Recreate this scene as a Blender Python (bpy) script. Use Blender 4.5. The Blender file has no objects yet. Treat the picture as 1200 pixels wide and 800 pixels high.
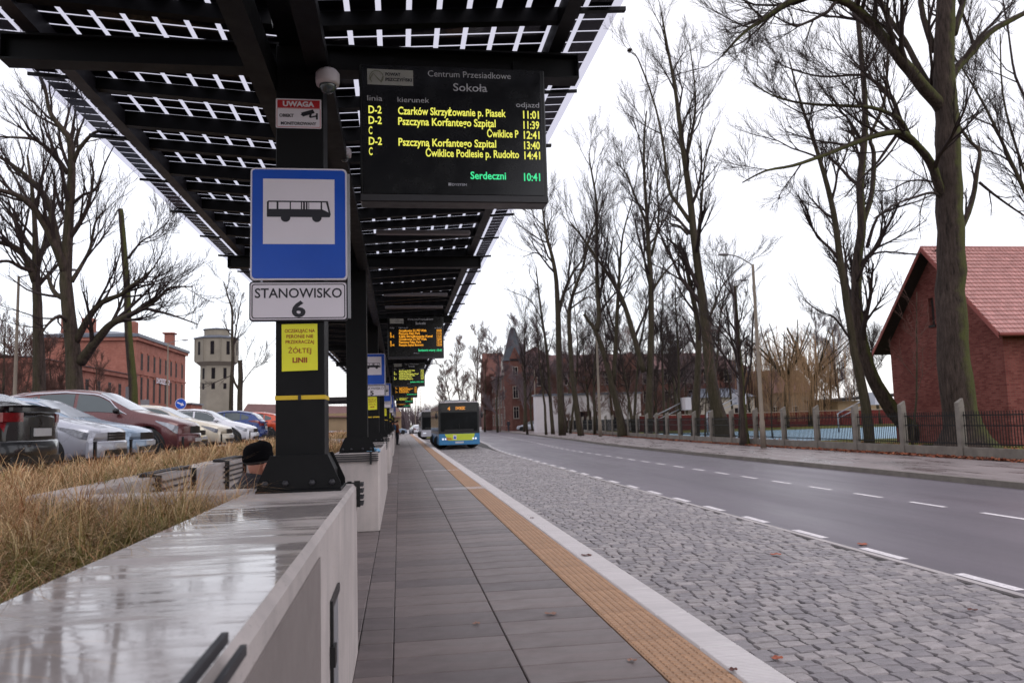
import bpy, bmesh, math, random
import numpy as np
from math import sin, cos, pi, radians, sqrt, atan2
from mathutils import Vector, Matrix, noise as mnoise

sc = bpy.context.scene
COL = sc.collection
# ------------------------------------------------------------------ camera
FPX = 933.0
ROLL, PITCH, YAW = .028, radians(5.7086), radians(8.1729)
CAM = Vector((0, 0, 1.5))
cF = Vector((sin(YAW)*cos(PITCH), cos(YAW)*cos(PITCH), sin(PITCH)))
cR = Vector((cos(YAW), -sin(YAW), 0)); cU = cR.cross(cF)
cR2 = cR*cos(ROLL) - cU*sin(ROLL); cU2 = cR*sin(ROLL) + cU*cos(ROLL)
cam_d = bpy.data.cameras.new('camera'); cam = bpy.data.objects.new('camera', cam_d); COL.objects.link(cam)
cam_d.sensor_width = 36; cam_d.lens = FPX/1200*36; cam_d.clip_end = 3000; cam_d.clip_start = .05
cam.matrix_world = Matrix(((cR2.x, cU2.x, -cF.x, CAM.x), (cR2.y, cU2.y, -cF.y, CAM.y), (cR2.z, cU2.z, -cF.z, CAM.z), (0, 0, 0, 1)))
cam_d.dof.use_dof = True; cam_d.dof.focus_distance = 6.5; cam_d.dof.aperture_fstop = 4.5
sc.camera = cam
# ------------------------------------------------------------------ world, sun, exposure
SUN_EL, SUN_AZ = radians(42), radians(150)
w = bpy.data.worlds.new('World'); sc.world = w; w.use_nodes = True
nt = w.node_tree; nt.nodes.clear()
wo = nt.nodes.new('ShaderNodeOutputWorld'); bg = nt.nodes.new('ShaderNodeBackground'); bg2 = nt.nodes.new('ShaderNodeBackground')
sky = nt.nodes.new('ShaderNodeTexSky'); sky.sky_type = 'NISHITA'; sky.sun_disc = False
sky.sun_elevation = SUN_EL; sky.sun_rotation = SUN_AZ
nt.links.new(sky.outputs[0], bg.inputs[0]); bg.inputs[1].default_value = .05
tcw = nt.nodes.new('ShaderNodeTexCoord'); nzw = nt.nodes.new('ShaderNodeTexNoise'); nzw.inputs['Scale'].default_value = 1.6; nzw.inputs['Detail'].default_value = 4
rw = nt.nodes.new('ShaderNodeValToRGB'); rw.color_ramp.elements[0].position = .3; rw.color_ramp.elements[1].position = .7
rw.color_ramp.elements[0].color = (.90, .872, .90, 1); rw.color_ramp.elements[1].color = (1.0, .968, .99, 1)
nt.links.new(tcw.outputs['Generated'], nzw.inputs['Vector']); nt.links.new(nzw.outputs[0], rw.inputs[0]); nt.links.new(rw.outputs[0], bg2.inputs[0])
bg2.inputs[1].default_value = 1.14                                    # the overcast cloud cover
ad = nt.nodes.new('ShaderNodeAddShader'); nt.links.new(bg.outputs[0], ad.inputs[0]); nt.links.new(bg2.outputs[0], ad.inputs[1]); nt.links.new(ad.outputs[0], wo.inputs[0])
sd = bpy.data.lights.new('sun', 'SUN'); sd.energy = .5; sd.angle = radians(25); sd.color = (1, .97, .93)
so = bpy.data.objects.new('sun', sd); COL.objects.link(so)
sdir = Vector((sin(SUN_AZ)*cos(SUN_EL), cos(SUN_AZ)*cos(SUN_EL), sin(SUN_EL)))
so.rotation_euler = sdir.to_track_quat('Z', 'Y').to_euler(); so.location = (0, -20, 60)
sc.view_settings.view_transform = 'Standard'; sc.view_settings.look = 'None'; sc.view_settings.exposure = 0; sc.view_settings.gamma = 1
sc.cycles.max_bounces = 6; sc.cycles.transparent_max_bounces = 12; sc.cycles.caustics_reflective = False; sc.cycles.caustics_refractive = False

def at(px, py, Y):
    """world point at distance Y on the sight line of a point of the 1200x800 photograph"""
    x, y = (px-600)/FPX, (py-400)/FPX
    d = cF + cR2*x - cU2*y
    return CAM + d*(Y/d.y)
# ------------------------------------------------------------------ materials
def lin(c):
    return tuple(((v/255)/12.92 if v/255 <= .04045 else ((v/255+.055)/1.055)**2.4) for v in c)
class NT:
    def __init__(s, name):
        s.m = bpy.data.materials.new(name); s.m.use_nodes = True; s.n = s.m.node_tree; s.b = s.n.nodes['Principled BSDF']
        s.tc = s.n.nodes.new('ShaderNodeTexCoord')
    def new(s, t, **k):
        o = s.n.nodes.new('ShaderNode'+t)
        for a, v in k.items(): setattr(o, a, v)
        return o
    def ln(s, a, b): s.n.links.new(a, b)
    def noise(s, scale, detail=4, rough=.6, stretch=(1, 1, 1), coord='Object'):
        mp = s.new('Mapping'); mp.inputs['Scale'].default_value = stretch
        s.ln(s.tc.outputs[coord], mp.inputs['Vector'])
        nz = s.new('TexNoise'); nz.inputs['Scale'].default_value = scale; nz.inputs['Detail'].default_value = detail; nz.inputs['Roughness'].default_value = rough
        s.ln(mp.outputs[0], nz.inputs['Vector']); return nz.outputs[0]
    def ramp(s, src, stops):
        r = s.new('ValToRGB'); e = r.color_ramp.elements
        e[0].position, e[0].color = stops[0][0], (*stops[0][1], 1)
        e[1].position, e[1].color = stops[-1][0], (*stops[-1][1], 1)
        for p, c in stops[1:-1]:
            q = e.new(p); q.color = (*c, 1)
        s.ln(src, r.inputs[0]); return r.outputs[0]
    def mix(s, fac, a, b, mode='MIX'):
        m = s.new('Mix', data_type='RGBA', blend_type=mode)
        for sk, v in ((m.inputs[0], fac), (m.inputs[6], a), (m.inputs[7], b)):
            if isinstance(v, (int, float)): sk.default_value = v
            elif isinstance(v, tuple): sk.default_value = (*v, 1)
            else: s.ln(v, sk)
        return m.outputs[2]
    def math(s, op, a, b=0, c=0):
        m = s.new('Math', operation=op)
        for i, v in enumerate((a, b, c)):
            if isinstance(v, (int, float)): m.inputs[i].default_value = v
            else: s.ln(v, m.inputs[i])
        return m.outputs[0]
    def tint(s):
        """a random value for each separate piece, be it an object or an island of a joined mesh"""
        oi = s.new('ObjectInfo'); g = s.new('NewGeometry')
        return s.math('FRACT', s.math('ADD', oi.outputs['Random'], g.outputs['Random Per Island']))
    def bump(s, h, strength=.3, dist=.01):
        b = s.new('Bump'); b.inputs['Strength'].default_value = strength; b.inputs['Distance'].default_value = dist
        s.ln(h, b.inputs['Height']); s.ln(b.outputs[0], s.b.inputs['Normal']); return b
    def set(s, col=None, rough=None, metal=None, spec=None, coat=None):
        for k, v in (('Base Color', col), ('Roughness', rough), ('Metallic', metal), ('Specular IOR Level', spec), ('Coat Weight', coat)):
            if v is None: continue
            if isinstance(v, tuple): s.b.inputs[k].default_value = (*v, 1)
            elif isinstance(v, (int, float)): s.b.inputs[k].default_value = v
            else: s.ln(v, s.b.inputs[k])
        return s.m
def sh(c, k): return tuple(min(1, v*k) for v in c)
_mc = {}
def M(name, rgb, rough=.6, var=.15, scale=4, bump=.15, bs=60, metal=0, coat=0, spec=.5, island=0, bdist=.004, grime=0):
    if name in _mc: return _mc[name]
    t = NT(name); c = lin(rgb)
    n1 = t.noise(scale, 5)
    col = t.ramp(n1, [(.3, sh(c, 1-var)), (.7, sh(c, 1+var))])
    if island: col = t.mix(1.0, col, t.ramp(t.tint(), [(0, (1-island,)*3), (1, (1+island,)*3)]), 'MULTIPLY')
    if grime:
        g = t.ramp(t.noise(scale*.35, 6, .7), [(.45, (0, 0, 0)), (.7, (1, 1, 1))])
        col = t.mix(t.math('MULTIPLY', g, grime), col, sh(c, .45))
    r = t.math('MULTIPLY_ADD', t.noise(scale*2.3, 4), .3, rough-.15)
    t.set(col, r, metal, spec, coat)
    if bump: t.bump(t.noise(bs, 4), bump, bdist)
    _mc[name] = t.m; return t.m
def emis(name, rgb, s):
    if name in _mc: return _mc[name]
    t = NT(name); c = lin(rgb); t.set((.01, .01, .01), .4); t.b.inputs['Emission Color'].default_value = (*c, 1); t.b.inputs['Emission Strength'].default_value = s
    _mc[name] = t.m; return t.m

m_steel = M('black_painted_steel', (13, 13, 16), .5, .12, 3, .1, 120, spec=.2)
m_steel2 = M('dark_grey_steel', (46, 45, 50), .5, .12, 3, .1, 120)
m_galv = M('galvanised_steel', (150, 150, 155), .45, .1, 5, .1, 80, metal=.4)
m_plastic = M('black_plastic', (16, 16, 19), .4, .1, 5, 0)
m_screen = M('screen_face', (11, 11, 15), .25, .1, 3, 0)
m_white = M('white_print', (228, 220, 230), .5, .03, 3, 0)
m_whitepl = M('white_plastic', (212, 204, 210), .4, .05, 3, 0)
m_blue = M('blue_reflective_sheet', (6, 78, 190), .35, .07, 3, .05, 200)
m_black = M('black_print', (28, 26, 38), .5, .02, 3, 0)
m_red = M('red_print', (186, 30, 40), .45, .04, 3, 0)
m_dred = M('brick_red_print', (160, 58, 20), .5, .04, 3, 0)
m_yellow = M('yellow_print', (240, 236, 50), .5, .04, 6, 0)
m_strap = M('yellow_strap', (222, 186, 40), .5, .06, 6, .1)
m_grey_txt = M('grey_print', (200, 200, 206), .5, .02, 3, 0)
m_tan = M('tactile_tile', (168, 130, 100), .6, .12, 6, .2, 90, island=.1, grime=.35)
m_kerb = M('light_kerb', (208, 202, 203), .6, .06, 5, .25, 150, island=.05, grime=.12)
m_line = M('worn_white_paint', (222, 215, 218), .6, .2, 30, .2, 120, grime=.6)
m_conc2 = M('rough_concrete', (114, 107, 100), .75, .2, 3, .5, 40, grime=.5)
m_rub = M('tyre_rubber', (22, 22, 24), .8, .1, 8, .2)
m_rim = M('alloy_rim', (165, 165, 172), .35, .06, 8, 0, metal=.7)
m_cglass = M('car_glass', (60, 70, 74), .10, .05, 3, 0, spec=1.0)
m_wscreen = M('windscreen_sky_tint', (158, 164, 174), .16, .05, 3, 0, spec=1.0)  # bright sky reflection painted into the pale base colour of the glass
m_lamp_c = M('clear_lamp_lens', (150, 152, 160), .12, .25, 14, 0, metal=.3, spec=.8)
m_lamp_d = M('smoked_lamp_lens', (104, 106, 116), .12, .5, 22, 0, spec=.9)
m_lamp_r = M('red_lamp_lens', (110, 16, 24), .12, .35, 14, 0, spec=.8)
m_chrome = M('chrome', (200, 200, 208), .15, .03, 5, 0, metal=1)
m_plate = M('number_plate', (185, 185, 190), .4, .04, 5, 0)
m_soil = M('dark_soil', (70, 52, 44), .9, .3, 12, .8, 30, bdist=.02)
m_hair = M('black_knit', (14, 13, 16), .95, .2, 30, .8, 160, spec=.1)
m_skin = M('skin', (190, 130, 110), .55, .08, 12, .1, 90)
m_coat = M('dark_coat', (38, 37, 44), .85, .2, 10, .4, 90)
m_denim = M('dark_trousers', (36, 38, 48), .85, .15, 14, .3, 90)
m_tile = M('clay_roof_tile', (182, 132, 128), .6, .14, 5, .2, 40, island=.12)
m_rooftile2 = M('dull_red_roof', (104, 74, 72), .9, .2, 1.5, .5, 12)
m_slate = M('grey_metal_roof', (95, 100, 112), .5, .1, 1, .1)
m_spire = M('dark_slate', (52, 57, 66), .6, .12, 1, .1)
m_fascia = M('painted_fascia', (142, 72, 66), .6, .1, 4, .1)
m_timber = M('dark_timber', (36, 30, 30), .8, .2, 6, .3)
m_wglass = M('dark_window_glass', (30, 26, 30), .55, .25, .7, 0, spec=.08)
m_frame = M('pale_window_frame', (170, 160, 152), .6, .05, 5, 0)
m_dframe = M('dark_window_frame', (72, 52, 48), .6, .05, 5, 0)
m_render = M('white_render', (198, 192, 196), .8, .06, .8, .1)
m_sandst = M('tan_render', (150, 128, 100), .8, .1, .8, .2)
m_lampgrey = M('lamp_grey', (120, 116, 120), .5, .08, 5, 0)
m_poleconc = M('concrete_pole', (128, 116, 104), .8, .12, 3, .3, 50)
m_court = M('blue_court', (120, 152, 172), .6, .08, .3, .1)

# bricks seen from far away, as a brick texture with real mortar relief
def brickmat(name, c1, c2, mort, scale=1.0, rot=False):
    t = NT(name)
    g = t.new('NewGeometry'); sp = t.new('SeparateXYZ'); t.ln(t.tc.outputs['Object'], sp.inputs[0])
    ns = t.new('SeparateXYZ'); t.ln(g.outputs['True Normal'], ns.inputs[0])
    ax = t.math('GREATER_THAN', t.math('ABSOLUTE', ns.outputs[0]), .5)
    u = t.math('ADD', t.math('MULTIPLY', ax, sp.outputs[1]), t.math('MULTIPLY', t.math('SUBTRACT', 1, ax), sp.outputs[0]))
    cb = t.new('CombineXYZ'); t.ln(u, cb.inputs[0]); t.ln(sp.outputs[2], cb.inputs[1])
    bt = t.new('TexBrick'); t.ln(cb.outputs[0], bt.inputs['Vector'])
    bt.inputs['Color1'].default_value = (*lin(c1), 1); bt.inputs['Color2'].default_value = (*lin(c2), 1); bt.inputs['Mortar'].default_value = (*lin(mort), 1)
    bt.inputs['Scale'].default_value = scale; bt.inputs['Brick Width'].default_value = .26; bt.inputs['Row Height'].default_value = .078; bt.inputs['Mortar Size'].default_value = .009
    n = t.noise(.7, 6, .7)
    col = t.mix(t.ramp(n, [(.35, (0, 0, 0)), (.7, (.7, .7, .7))]), bt.outputs[0], sh(lin(c1), .55))
    col = t.mix(t.ramp(t.noise(3.5, 5, .7), [(.55, (0, 0, 0)), (.75, (.3, .3, .3))]), col, lin(c2))
    t.set(col, .85, spec=.2); t.bump(bt.outputs['Fac'], -.5, .01); return t.m
m_brick = brickmat('dark_red_brick', (108, 50, 46), (142, 82, 76), (112, 88, 82))
m_brick_o = brickmat('orange_red_brick', (158, 98, 84), (172, 114, 100), (160, 114, 104))
m_brick_s = brickmat('school_brick', (102, 64, 58), (116, 80, 72), (104, 80, 74))
m_brick_w = brickmat('boundary_brick', (104, 42, 42), (118, 52, 48), (92, 46, 44))

# concrete with puddles of rain on its level faces
def concrete_wet():
    t = NT('wet_fair_faced_concrete')
    c = lin((188, 178, 176))
    base = t.ramp(t.noise(1.8, 7, .65), [(.3, sh(c, .86)), (.7, sh(c, 1.12))])
    streak = t.ramp(t.noise(7, 4, .6, (1, 1, .12)), [(.35, (.88, .88, .88)), (.65, (1.06, 1.05, 1.04))])
    base = t.mix(1, base, streak, 'MULTIPLY')
    pores = t.ramp(t.noise(75, 3, .7), [(.30, (.35, .35, .35)), (.38, (1, 1, 1))])
    base = t.mix(.7, base, pores, 'MULTIPLY')
    g = t.new('NewGeometry'); ns = t.new('SeparateXYZ'); t.ln(g.outputs['True Normal'], ns.inputs[0])
    up = t.math('GREATER_THAN', ns.outputs[2], .9)
    big = t.noise(1.15, 3, .5, (.7, 1, 1)); st = t.noise(6, 4, .6, (.25, 2.2, 1))
    h = t.math('ADD', t.math('MULTIPLY', big, .62), t.math('MULTIPLY', st, .38))
    sp = t.new('SeparateXYZ'); t.ln(t.tc.outputs['Object'], sp.inputs[0])
    h = t.math('ADD', h, t.math('SUBTRACT', .075, t.math('MULTIPLY', t.math('ABSOLUTE', t.math('SUBTRACT', sp.outputs[1], 4.7)), .075)))
    wet = t.math('MULTIPLY', t.ramp(h, [(.475, (0, 0, 0)), (.54, (1, 1, 1))]), up)
    damp = t.math('MULTIPLY', t.ramp(h, [(.40, (0, 0, 0)), (.50, (1, 1, 1))]), up)
    col = t.mix(t.math('MULTIPLY', damp, .30), base, sh(c, .42))
    rr = t.math('SUBTRACT', .62, t.math('MULTIPLY', wet, .56))
    rr = t.math('SUBTRACT', rr, t.math('MULTIPLY', t.math('SUBTRACT', damp, wet), .28))
    t.set(col, rr, spec=.6)
    b = t.new('Bump'); b.inputs['Strength'].default_value = .25; b.inputs['Distance'].default_value = .003
    hh = t.math('MULTIPLY', t.noise(70, 4), t.math('SUBTRACT', 1, t.math('MULTIPLY', wet, .97)))
    t.ln(t.math('ADD', hh, t.math('MULTIPLY', t.noise(5, 3, .5, (.3, 1.6, 1)), .8)), b.inputs['Height']); t.ln(b.outputs[0], t.b.inputs['Normal'])
    return t.m
m_conc = concrete_wet()
def asphalt():
    t = NT('damp_asphalt'); c = lin((98, 90, 99))
    n = t.noise(.35, 6, .6, (1, .25, 1)); col = t.ramp(n, [(.3, sh(c, .82)), (.7, sh(c, 1.15))])
    col = t.mix(.35, col, t.ramp(t.noise(110, 3, .8), [(.35, (.3, .3, .3)), (.7, (1.8, 1.8, 1.8))]), 'MULTIPLY')
    col = t.mix(.8, col, t.ramp(t.noise(.9, 2, .4, (1, .02, 1)), [(.35, (.84, .84, .85)), (.65, (1.08, 1.08, 1.07))]), 'MULTIPLY')
    r = t.ramp(t.noise(.5, 5, .6, (1.5, .2, 1)), [(.3, (.34,)*3), (.7, (.52,)*3)])
    t.set(col, r, spec=.5); t.bump(t.noise(220, 2), .35, .004); return t.m
m_asph = asphalt()
def damp_walk():
    t = NT('damp_concrete_walk'); c = lin((132, 120, 120))
    col = t.ramp(t.noise(.6, 7, .7, (1, .5, 1)), [(.3, sh(c, .7)), (.7, sh(c, 1.15))])
    wet = t.ramp(t.noise(.8, 5, .6, (2, .5, 1)), [(.45, (0, 0, 0)), (.6, (1, 1, 1))])
    col = t.mix(t.math('MULTIPLY', wet, .35), col, sh(c, .4))
    t.set(col, t.math('SUBTRACT', .6, t.math('MULTIPLY', wet, .38)), spec=.5); t.bump(t.noise(60, 3), .3, .005); return t.m
m_walk = damp_walk()
def slabmat():
    t = NT('grey_brown_paving_slab'); c = lin((112, 102, 102))
    col = t.ramp(t.noise(2.2, 6, .65, (1, 3, 1)), [(.3, sh(c, .80)), (.7, sh(c, 1.18))])
    col = t.mix(1, col, t.ramp(t.tint(), [(0, (.80, .80, .82)), (.5, (1, .99, .98)), (1, (1.2, 1.18, 1.16))]), 'MULTIPLY')
    col = t.mix(.5, col, t.ramp(t.noise(200, 2), [(.3, (.7, .7, .7)), (.7, (1.3, 1.3, 1.3))]), 'MULTIPLY')
    t.set(col, t.ramp(t.noise(3, 4), [(.3, (.42,)*3), (.7, (.62,)*3)]), spec=.4); t.bump(t.noise(260, 2), .3, .002); return t.m
m_slab = slabmat()
def settmat():
    t = NT('granite_sett_stone'); c = lin((142, 136, 138))
    col = t.ramp(t.noise(14, 5, .7), [(.3, sh(c, .72)), (.7, sh(c, 1.25))])
    col = t.mix(1, col, t.ramp(t.tint(), [(0, (.74, .73, .76)), (.3, (.90, .89, .91)), (.75, (1.05, 1.03, 1.01)), (1, (1.24, 1.21, 1.20))]), 'MULTIPLY')
    col = t.mix(.6, col, t.ramp(t.noise(300, 2), [(.3, (.6, .6, .6)), (.7, (1.4, 1.4, 1.4))]), 'MULTIPLY')
    t.set(col, t.ramp(t.noise(20, 4), [(.3, (.38,)*3), (.7, (.68,)*3)]), spec=.4); t.bump(t.noise(45, 4), .6, .006); return t.m
m_sett = settmat()
m_joint = M('wet_joint_sand', (48, 42, 42), .7, .25, 10, .5, 60)
def barkmat(name, c, moss, mossdir, amt):
    t = NT(name); c = lin(c)
    v = t.noise(11, 7, .75, (1, 1, .14)); col = t.ramp(v, [(.36, sh(c, .35)), (.50, sh(c, .95)), (.66, sh(c, 1.55))]); col = t.mix(1, col, t.ramp(t.noise(1.3, 4), [(.3, (.8, .8, .8)), (.7, (1.2, 1.2, 1.2))]), 'MULTIPLY')
    g = t.new('NewGeometry'); dt = t.new('VectorMath', operation='DOT_PRODUCT'); t.ln(g.outputs['Normal'], dt.inputs[0]); dt.inputs[1].default_value = mossdir
    mk = t.math('MULTIPLY', t.ramp(t.math('ADD', dt.outputs['Value'], t.math('MULTIPLY_ADD', t.noise(2.2, 4), 1.2, -.6)), [(.15, (0, 0, 0)), (.6, (1, 1, 1))]), amt)
    col = t.mix(mk, col, t.mix(t.noise(12, 3), sh(lin(moss), .6), sh(lin(moss), 1.3)))
    t.set(col, .9, spec=.2); t.bump(v, .9, .04); return t.m
m_bark1 = barkmat('mossy_bark', (60, 50, 46), (78, 82, 40), (.8, -.3, 0), .7)
m_bark2 = barkmat('brown_bark', (64, 53, 49), (66, 66, 42), (-.5, -.6, 0), .4)
m_twig = M('twig_bark', (54, 45, 44), .9, .2, 2, 0, spec=.15)
m_twig_red = M('reddish_twigs', (96, 72, 66), .9, .2, 2, 0, spec=.15)
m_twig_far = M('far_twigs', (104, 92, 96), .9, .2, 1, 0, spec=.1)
m_willow = M('willow_twigs', (150, 120, 92), .85, .2, 2, 0, spec=.2)
def attrmat(name, attr='tint', rough=.8, trans=0):
    t = NT(name); a = t.new('Attribute', attribute_name=attr); t.set(a.outputs['Color'], rough, spec=.2); return t.m
m_grass = attrmat('dry_grass_blade'); m_leaf = attrmat('dry_leaf_litter')
def lawnmat():
    t = NT('winter_lawn'); col = t.ramp(t.noise(.5, 7, .7), [(.3, lin((84, 84, 44))), (.55, lin((104, 104, 52))), (.75, lin((112, 94, 64)))])
    t.set(col, .95, spec=.1); t.bump(t.noise(20, 4), .8, .03); return t.m
m_lawn = lawnmat()
def cellmat():
    t = NT('photovoltaic_cell'); c = (.006, .006, .010)
    t.set(t.ramp(t.tint(), [(0, c), (1, sh(c, 1.8))]), .35, spec=.4); return t.m
m_cell = cellmat()
def glassmat(name, tint, mixf):
    t = NT(name); n = t.n
    tr = t.new('BsdfTransparent'); tr.inputs[0].default_value = (*tint, 1); gl = t.new('BsdfGlossy'); gl.inputs['Roughness'].default_value = .05
    mx = t.new('MixShader'); mx.inputs[0].default_value = mixf
    t.ln(tr.outputs[0], mx.inputs[1]); t.ln(gl.outputs[0], mx.inputs[2]); t.ln(mx.outputs[0], n.nodes['Material Output'].inputs[0]); return t.m
m_pvglass = glassmat('clear_panel_glass', (.60, .59, .655), .04)
m_dust = M('green_tarp', (70, 84, 60), .8)
# ------------------------------------------------------------------ mesh builder
class MB:
    def __init__(s): s.v = []; s.f = []; s.sm = []; s.c = []
    def add(s, vs, fs, smooth=False, col=None):
        o = len(s.v); s.v.extend([tuple(p) for p in vs]); s.f.extend([tuple(i+o for i in f) for f in fs]); s.sm.extend([smooth]*len(fs))
        if col is not None: s.c.extend([col]*len(vs) if not isinstance(col, list) else col)
        return s
    def box(s, x0, x1, y0, y1, z0, z1, m=None, ch=0):
        if ch <= 0:
            vs = [(x, y, z) for z in (z0, z1) for y in (y0, y1) for x in (x0, x1)]
            fs = [(0, 2, 3, 1), (4, 5, 7, 6), (0, 1, 5, 4), (2, 6, 7, 3), (0, 4, 6, 2), (1, 3, 7, 5)]
        else:
            ch = min(ch, (x1-x0)*.45, (y1-y0)*.45, (z1-z0)*.45)
            vs = []; L = [(x0, x1), (y0, y1), (z0, z1)]; idx = {}
            for i in range(2):
                for j in range(2):
                    for k in range(2):
                        c = [L[0][i], L[1][j], L[2][k]]; sg = [1-2*i, 1-2*j, 1-2*k]
                        for a in range(3):                       # vertex lying on the face with normal axis a
                            p = list(c)
                            for b in range(3):
                                if b != a: p[b] += sg[b]*ch
                            idx[(i, j, k, a)] = len(vs); vs.append(tuple(p))
            fs = []
            g = lambda i, j, k, a: idx[(i, j, k, a)]
            fs.append((g(0,0,0,0), g(0,0,1,0), g(0,1,1,0), g(0,1,0,0))); fs.append((g(1,0,0,0), g(1,1,0,0), g(1,1,1,0), g(1,0,1,0)))
            fs.append((g(0,0,0,1), g(1,0,0,1), g(1,0,1,1), g(0,0,1,1))); fs.append((g(0,1,0,1), g(0,1,1,1), g(1,1,1,1), g(1,1,0,1)))
            fs.append((g(0,0,0,2), g(0,1,0,2), g(1,1,0,2), g(1,0,0,2))); fs.append((g(0,0,1,2), g(1,0,1,2), g(1,1,1,2), g(0,1,1,2)))
            for i in range(2):
                for j in range(2):
                    fs.append((g(i,j,0,0), g(i,j,1,0), g(i,j,1,1), g(i,j,0,1)))
                    fs.append((g(i,0,j,0), g(i,1,j,0), g(i,1,j,2), g(i,0,j,2)))
                    fs.append((g(0,i,j,1), g(1,i,j,1), g(1,i,j,2), g(0,i,j,2)))
            for i in range(2):
                for j in range(2):
                    for k in range(2): fs.append((g(i,j,k,0), g(i,j,k,1), g(i,j,k,2)))
        if m is not None: vs = [m @ Vector(p) for p in vs]
        return s.add(vs, fs)
    def tube(s, pts, rs, n=8, cap=True, smooth=True, col=None):
        pts = [Vector(p) for p in pts]
        if not hasattr(rs, '__len__'): rs = [rs]*len(pts)
        up = None; vs = []; m = len(pts)
        for i, p in enumerate(pts):
            d = (pts[min(i+1, m-1)] - pts[max(i-1, 0)])
            if d.length < 1e-9: d = Vector((0, 0, 1))
            d.normalize()
            if up is None: up = Vector((1, 0, 0)) if abs(d.x) < .8 else Vector((0, 1, 0))
            a = up - d*up.dot(d)
            if a.length < 1e-4: a = Vector((0, 1, 0)) - d*d.y
            a.normalize(); up = a; b = d.cross(a); r = rs[i]
            for k in range(n):
                t = 2*pi*k/n; q = p + a*(r*cos(t)) + b*(r*sin(t)); vs.append((q.x, q.y, q.z))
        fs = [(i*n+k, i*n+(k+1) % n, (i+1)*n+(k+1) % n, (i+1)*n+k) for i in range(m-1) for k in range(n)]
        if cap and n > 2: fs.append(tuple(range(n-1, -1, -1))); fs.append(tuple((m-1)*n+k for k in range(n)))
        return s.add(vs, fs, smooth, col)
    def prism(s, poly, y0, y1, m=None, axis='y'):
        """outline in the xz plane extruded along y (or xy along z, yz along x)"""
        n = len(poly); f3 = {'y': lambda a, b, h: (a, h, b), 'z': lambda a, b, h: (a, b, h), 'x': lambda a, b, h: (h, a, b)}[axis]
        vs = [f3(a, b, y0) for a, b in poly] + [f3(a, b, y1) for a, b in poly]
        fs = [tuple(range(n)), tuple(range(2*n-1, n-1, -1))] + [(i, i+n, (i+1) % n+n, (i+1) % n) for i in range(n)]
        if m is not None: vs = [m @ Vector(p) for p in vs]
        return s.add(vs, fs)
    def lathe(s, prof, n=24, m=None, smooth=True):
        """profile (r, z) turned about z"""
        vs = []; k = len(prof)
        for r, z in prof:
            for i in range(n): vs.append((r*cos(2*pi*i/n), r*sin(2*pi*i/n), z))
        fs = [(j*n+i, j*n+(i+1) % n, (j+1)*n+(i+1) % n, (j+1)*n+i) for j in range(k-1) for i in range(n)]
        fs += [tuple(range(n-1, -1, -1)), tuple((k-1)*n+i for i in range(n))]
        if m is not None: vs = [m @ Vector(p) for p in vs]
        return s.add(vs, fs, smooth)
    def ell(s, c, r, n=16, k=10, m=None):
        prof = [(sin(pi*j/k), -cos(pi*j/k)) for j in range(1, k)]
        mm = Matrix.Translation(Vector(c)) @ Matrix.Diagonal((*r, 1))
        if m is not None: mm = m @ mm
        return s.lathe(prof, n, mm)
    def grid(s, rows, smooth=True, closed=False):
        h = len(rows); wd = len(rows[0]); vs = [p for r in rows for p in r]
        fs = [(i*wd+j, i*wd+(j+1) % wd, (i+1)*wd+(j+1) % wd, (i+1)*wd+j) for i in range(h-1) for j in range(wd if closed else wd-1)]
        return s.add(vs, fs, smooth)
    def mesh(s, name, mat):
        me = bpy.data.meshes.new(name); me.from_pydata(s.v, [], s.f)
        if any(s.sm): me.polygons.foreach_set('use_smooth', s.sm)
        if s.c:
            a = me.color_attributes.new('tint', 'FLOAT_COLOR', 'POINT')
            a.data.foreach_set('color', np.array([(*c, 1) for c in s.c], dtype=np.float32).ravel())
        me.materials.append(mat); me.update(); return me
    def build(s, name, mat, parent=None, loc=None, kind=None, label=None):
        return link(name, s.mesh(name, mat), parent, loc, kind, label)
def link(name, me, parent=None, loc=None, kind=None, label=None):
    o = bpy.data.objects.new(name, me); COL.objects.link(o)
    if parent is not None: o.parent = parent
    if loc is not None: o.location = loc
    if kind: o['kind'] = kind
    if label: o['label'] = label
    return o
def thing(name, label, cat, loc=(0, 0, 0), rotz=0, group=None):
    o = bpy.data.objects.new(name, None); COL.objects.link(o); o.empty_display_size = .2
    o.location = loc; o.rotation_euler = (0, 0, rotz); o['label'] = label; o['category'] = cat
    if group: o['group'] = group
    return o
def tag(o, label, cat, group=None):
    o['label'] = label; o['category'] = cat
    if group: o['group'] = group
    return o
def bx(name, mat, parent, x0, x1, y0, y1, z0, z1, ch=0, **k):
    return MB().box(x0, x1, y0, y1, z0, z1, ch=ch).build(name, mat, parent, **k)
def dup(root, loc, rotz=None, label=None):
    r = root.copy(); COL.objects.link(r); r.location = loc
    if rotz is not None: r.rotation_euler = (0, 0, rotz)
    if label: r['label'] = label
    for ch in list(root.children):
        c = ch.copy(); COL.objects.link(c); c.parent = r
        for g in ch.children:
            d = g.copy(); COL.objects.link(d); d.parent = c
    return r
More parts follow.
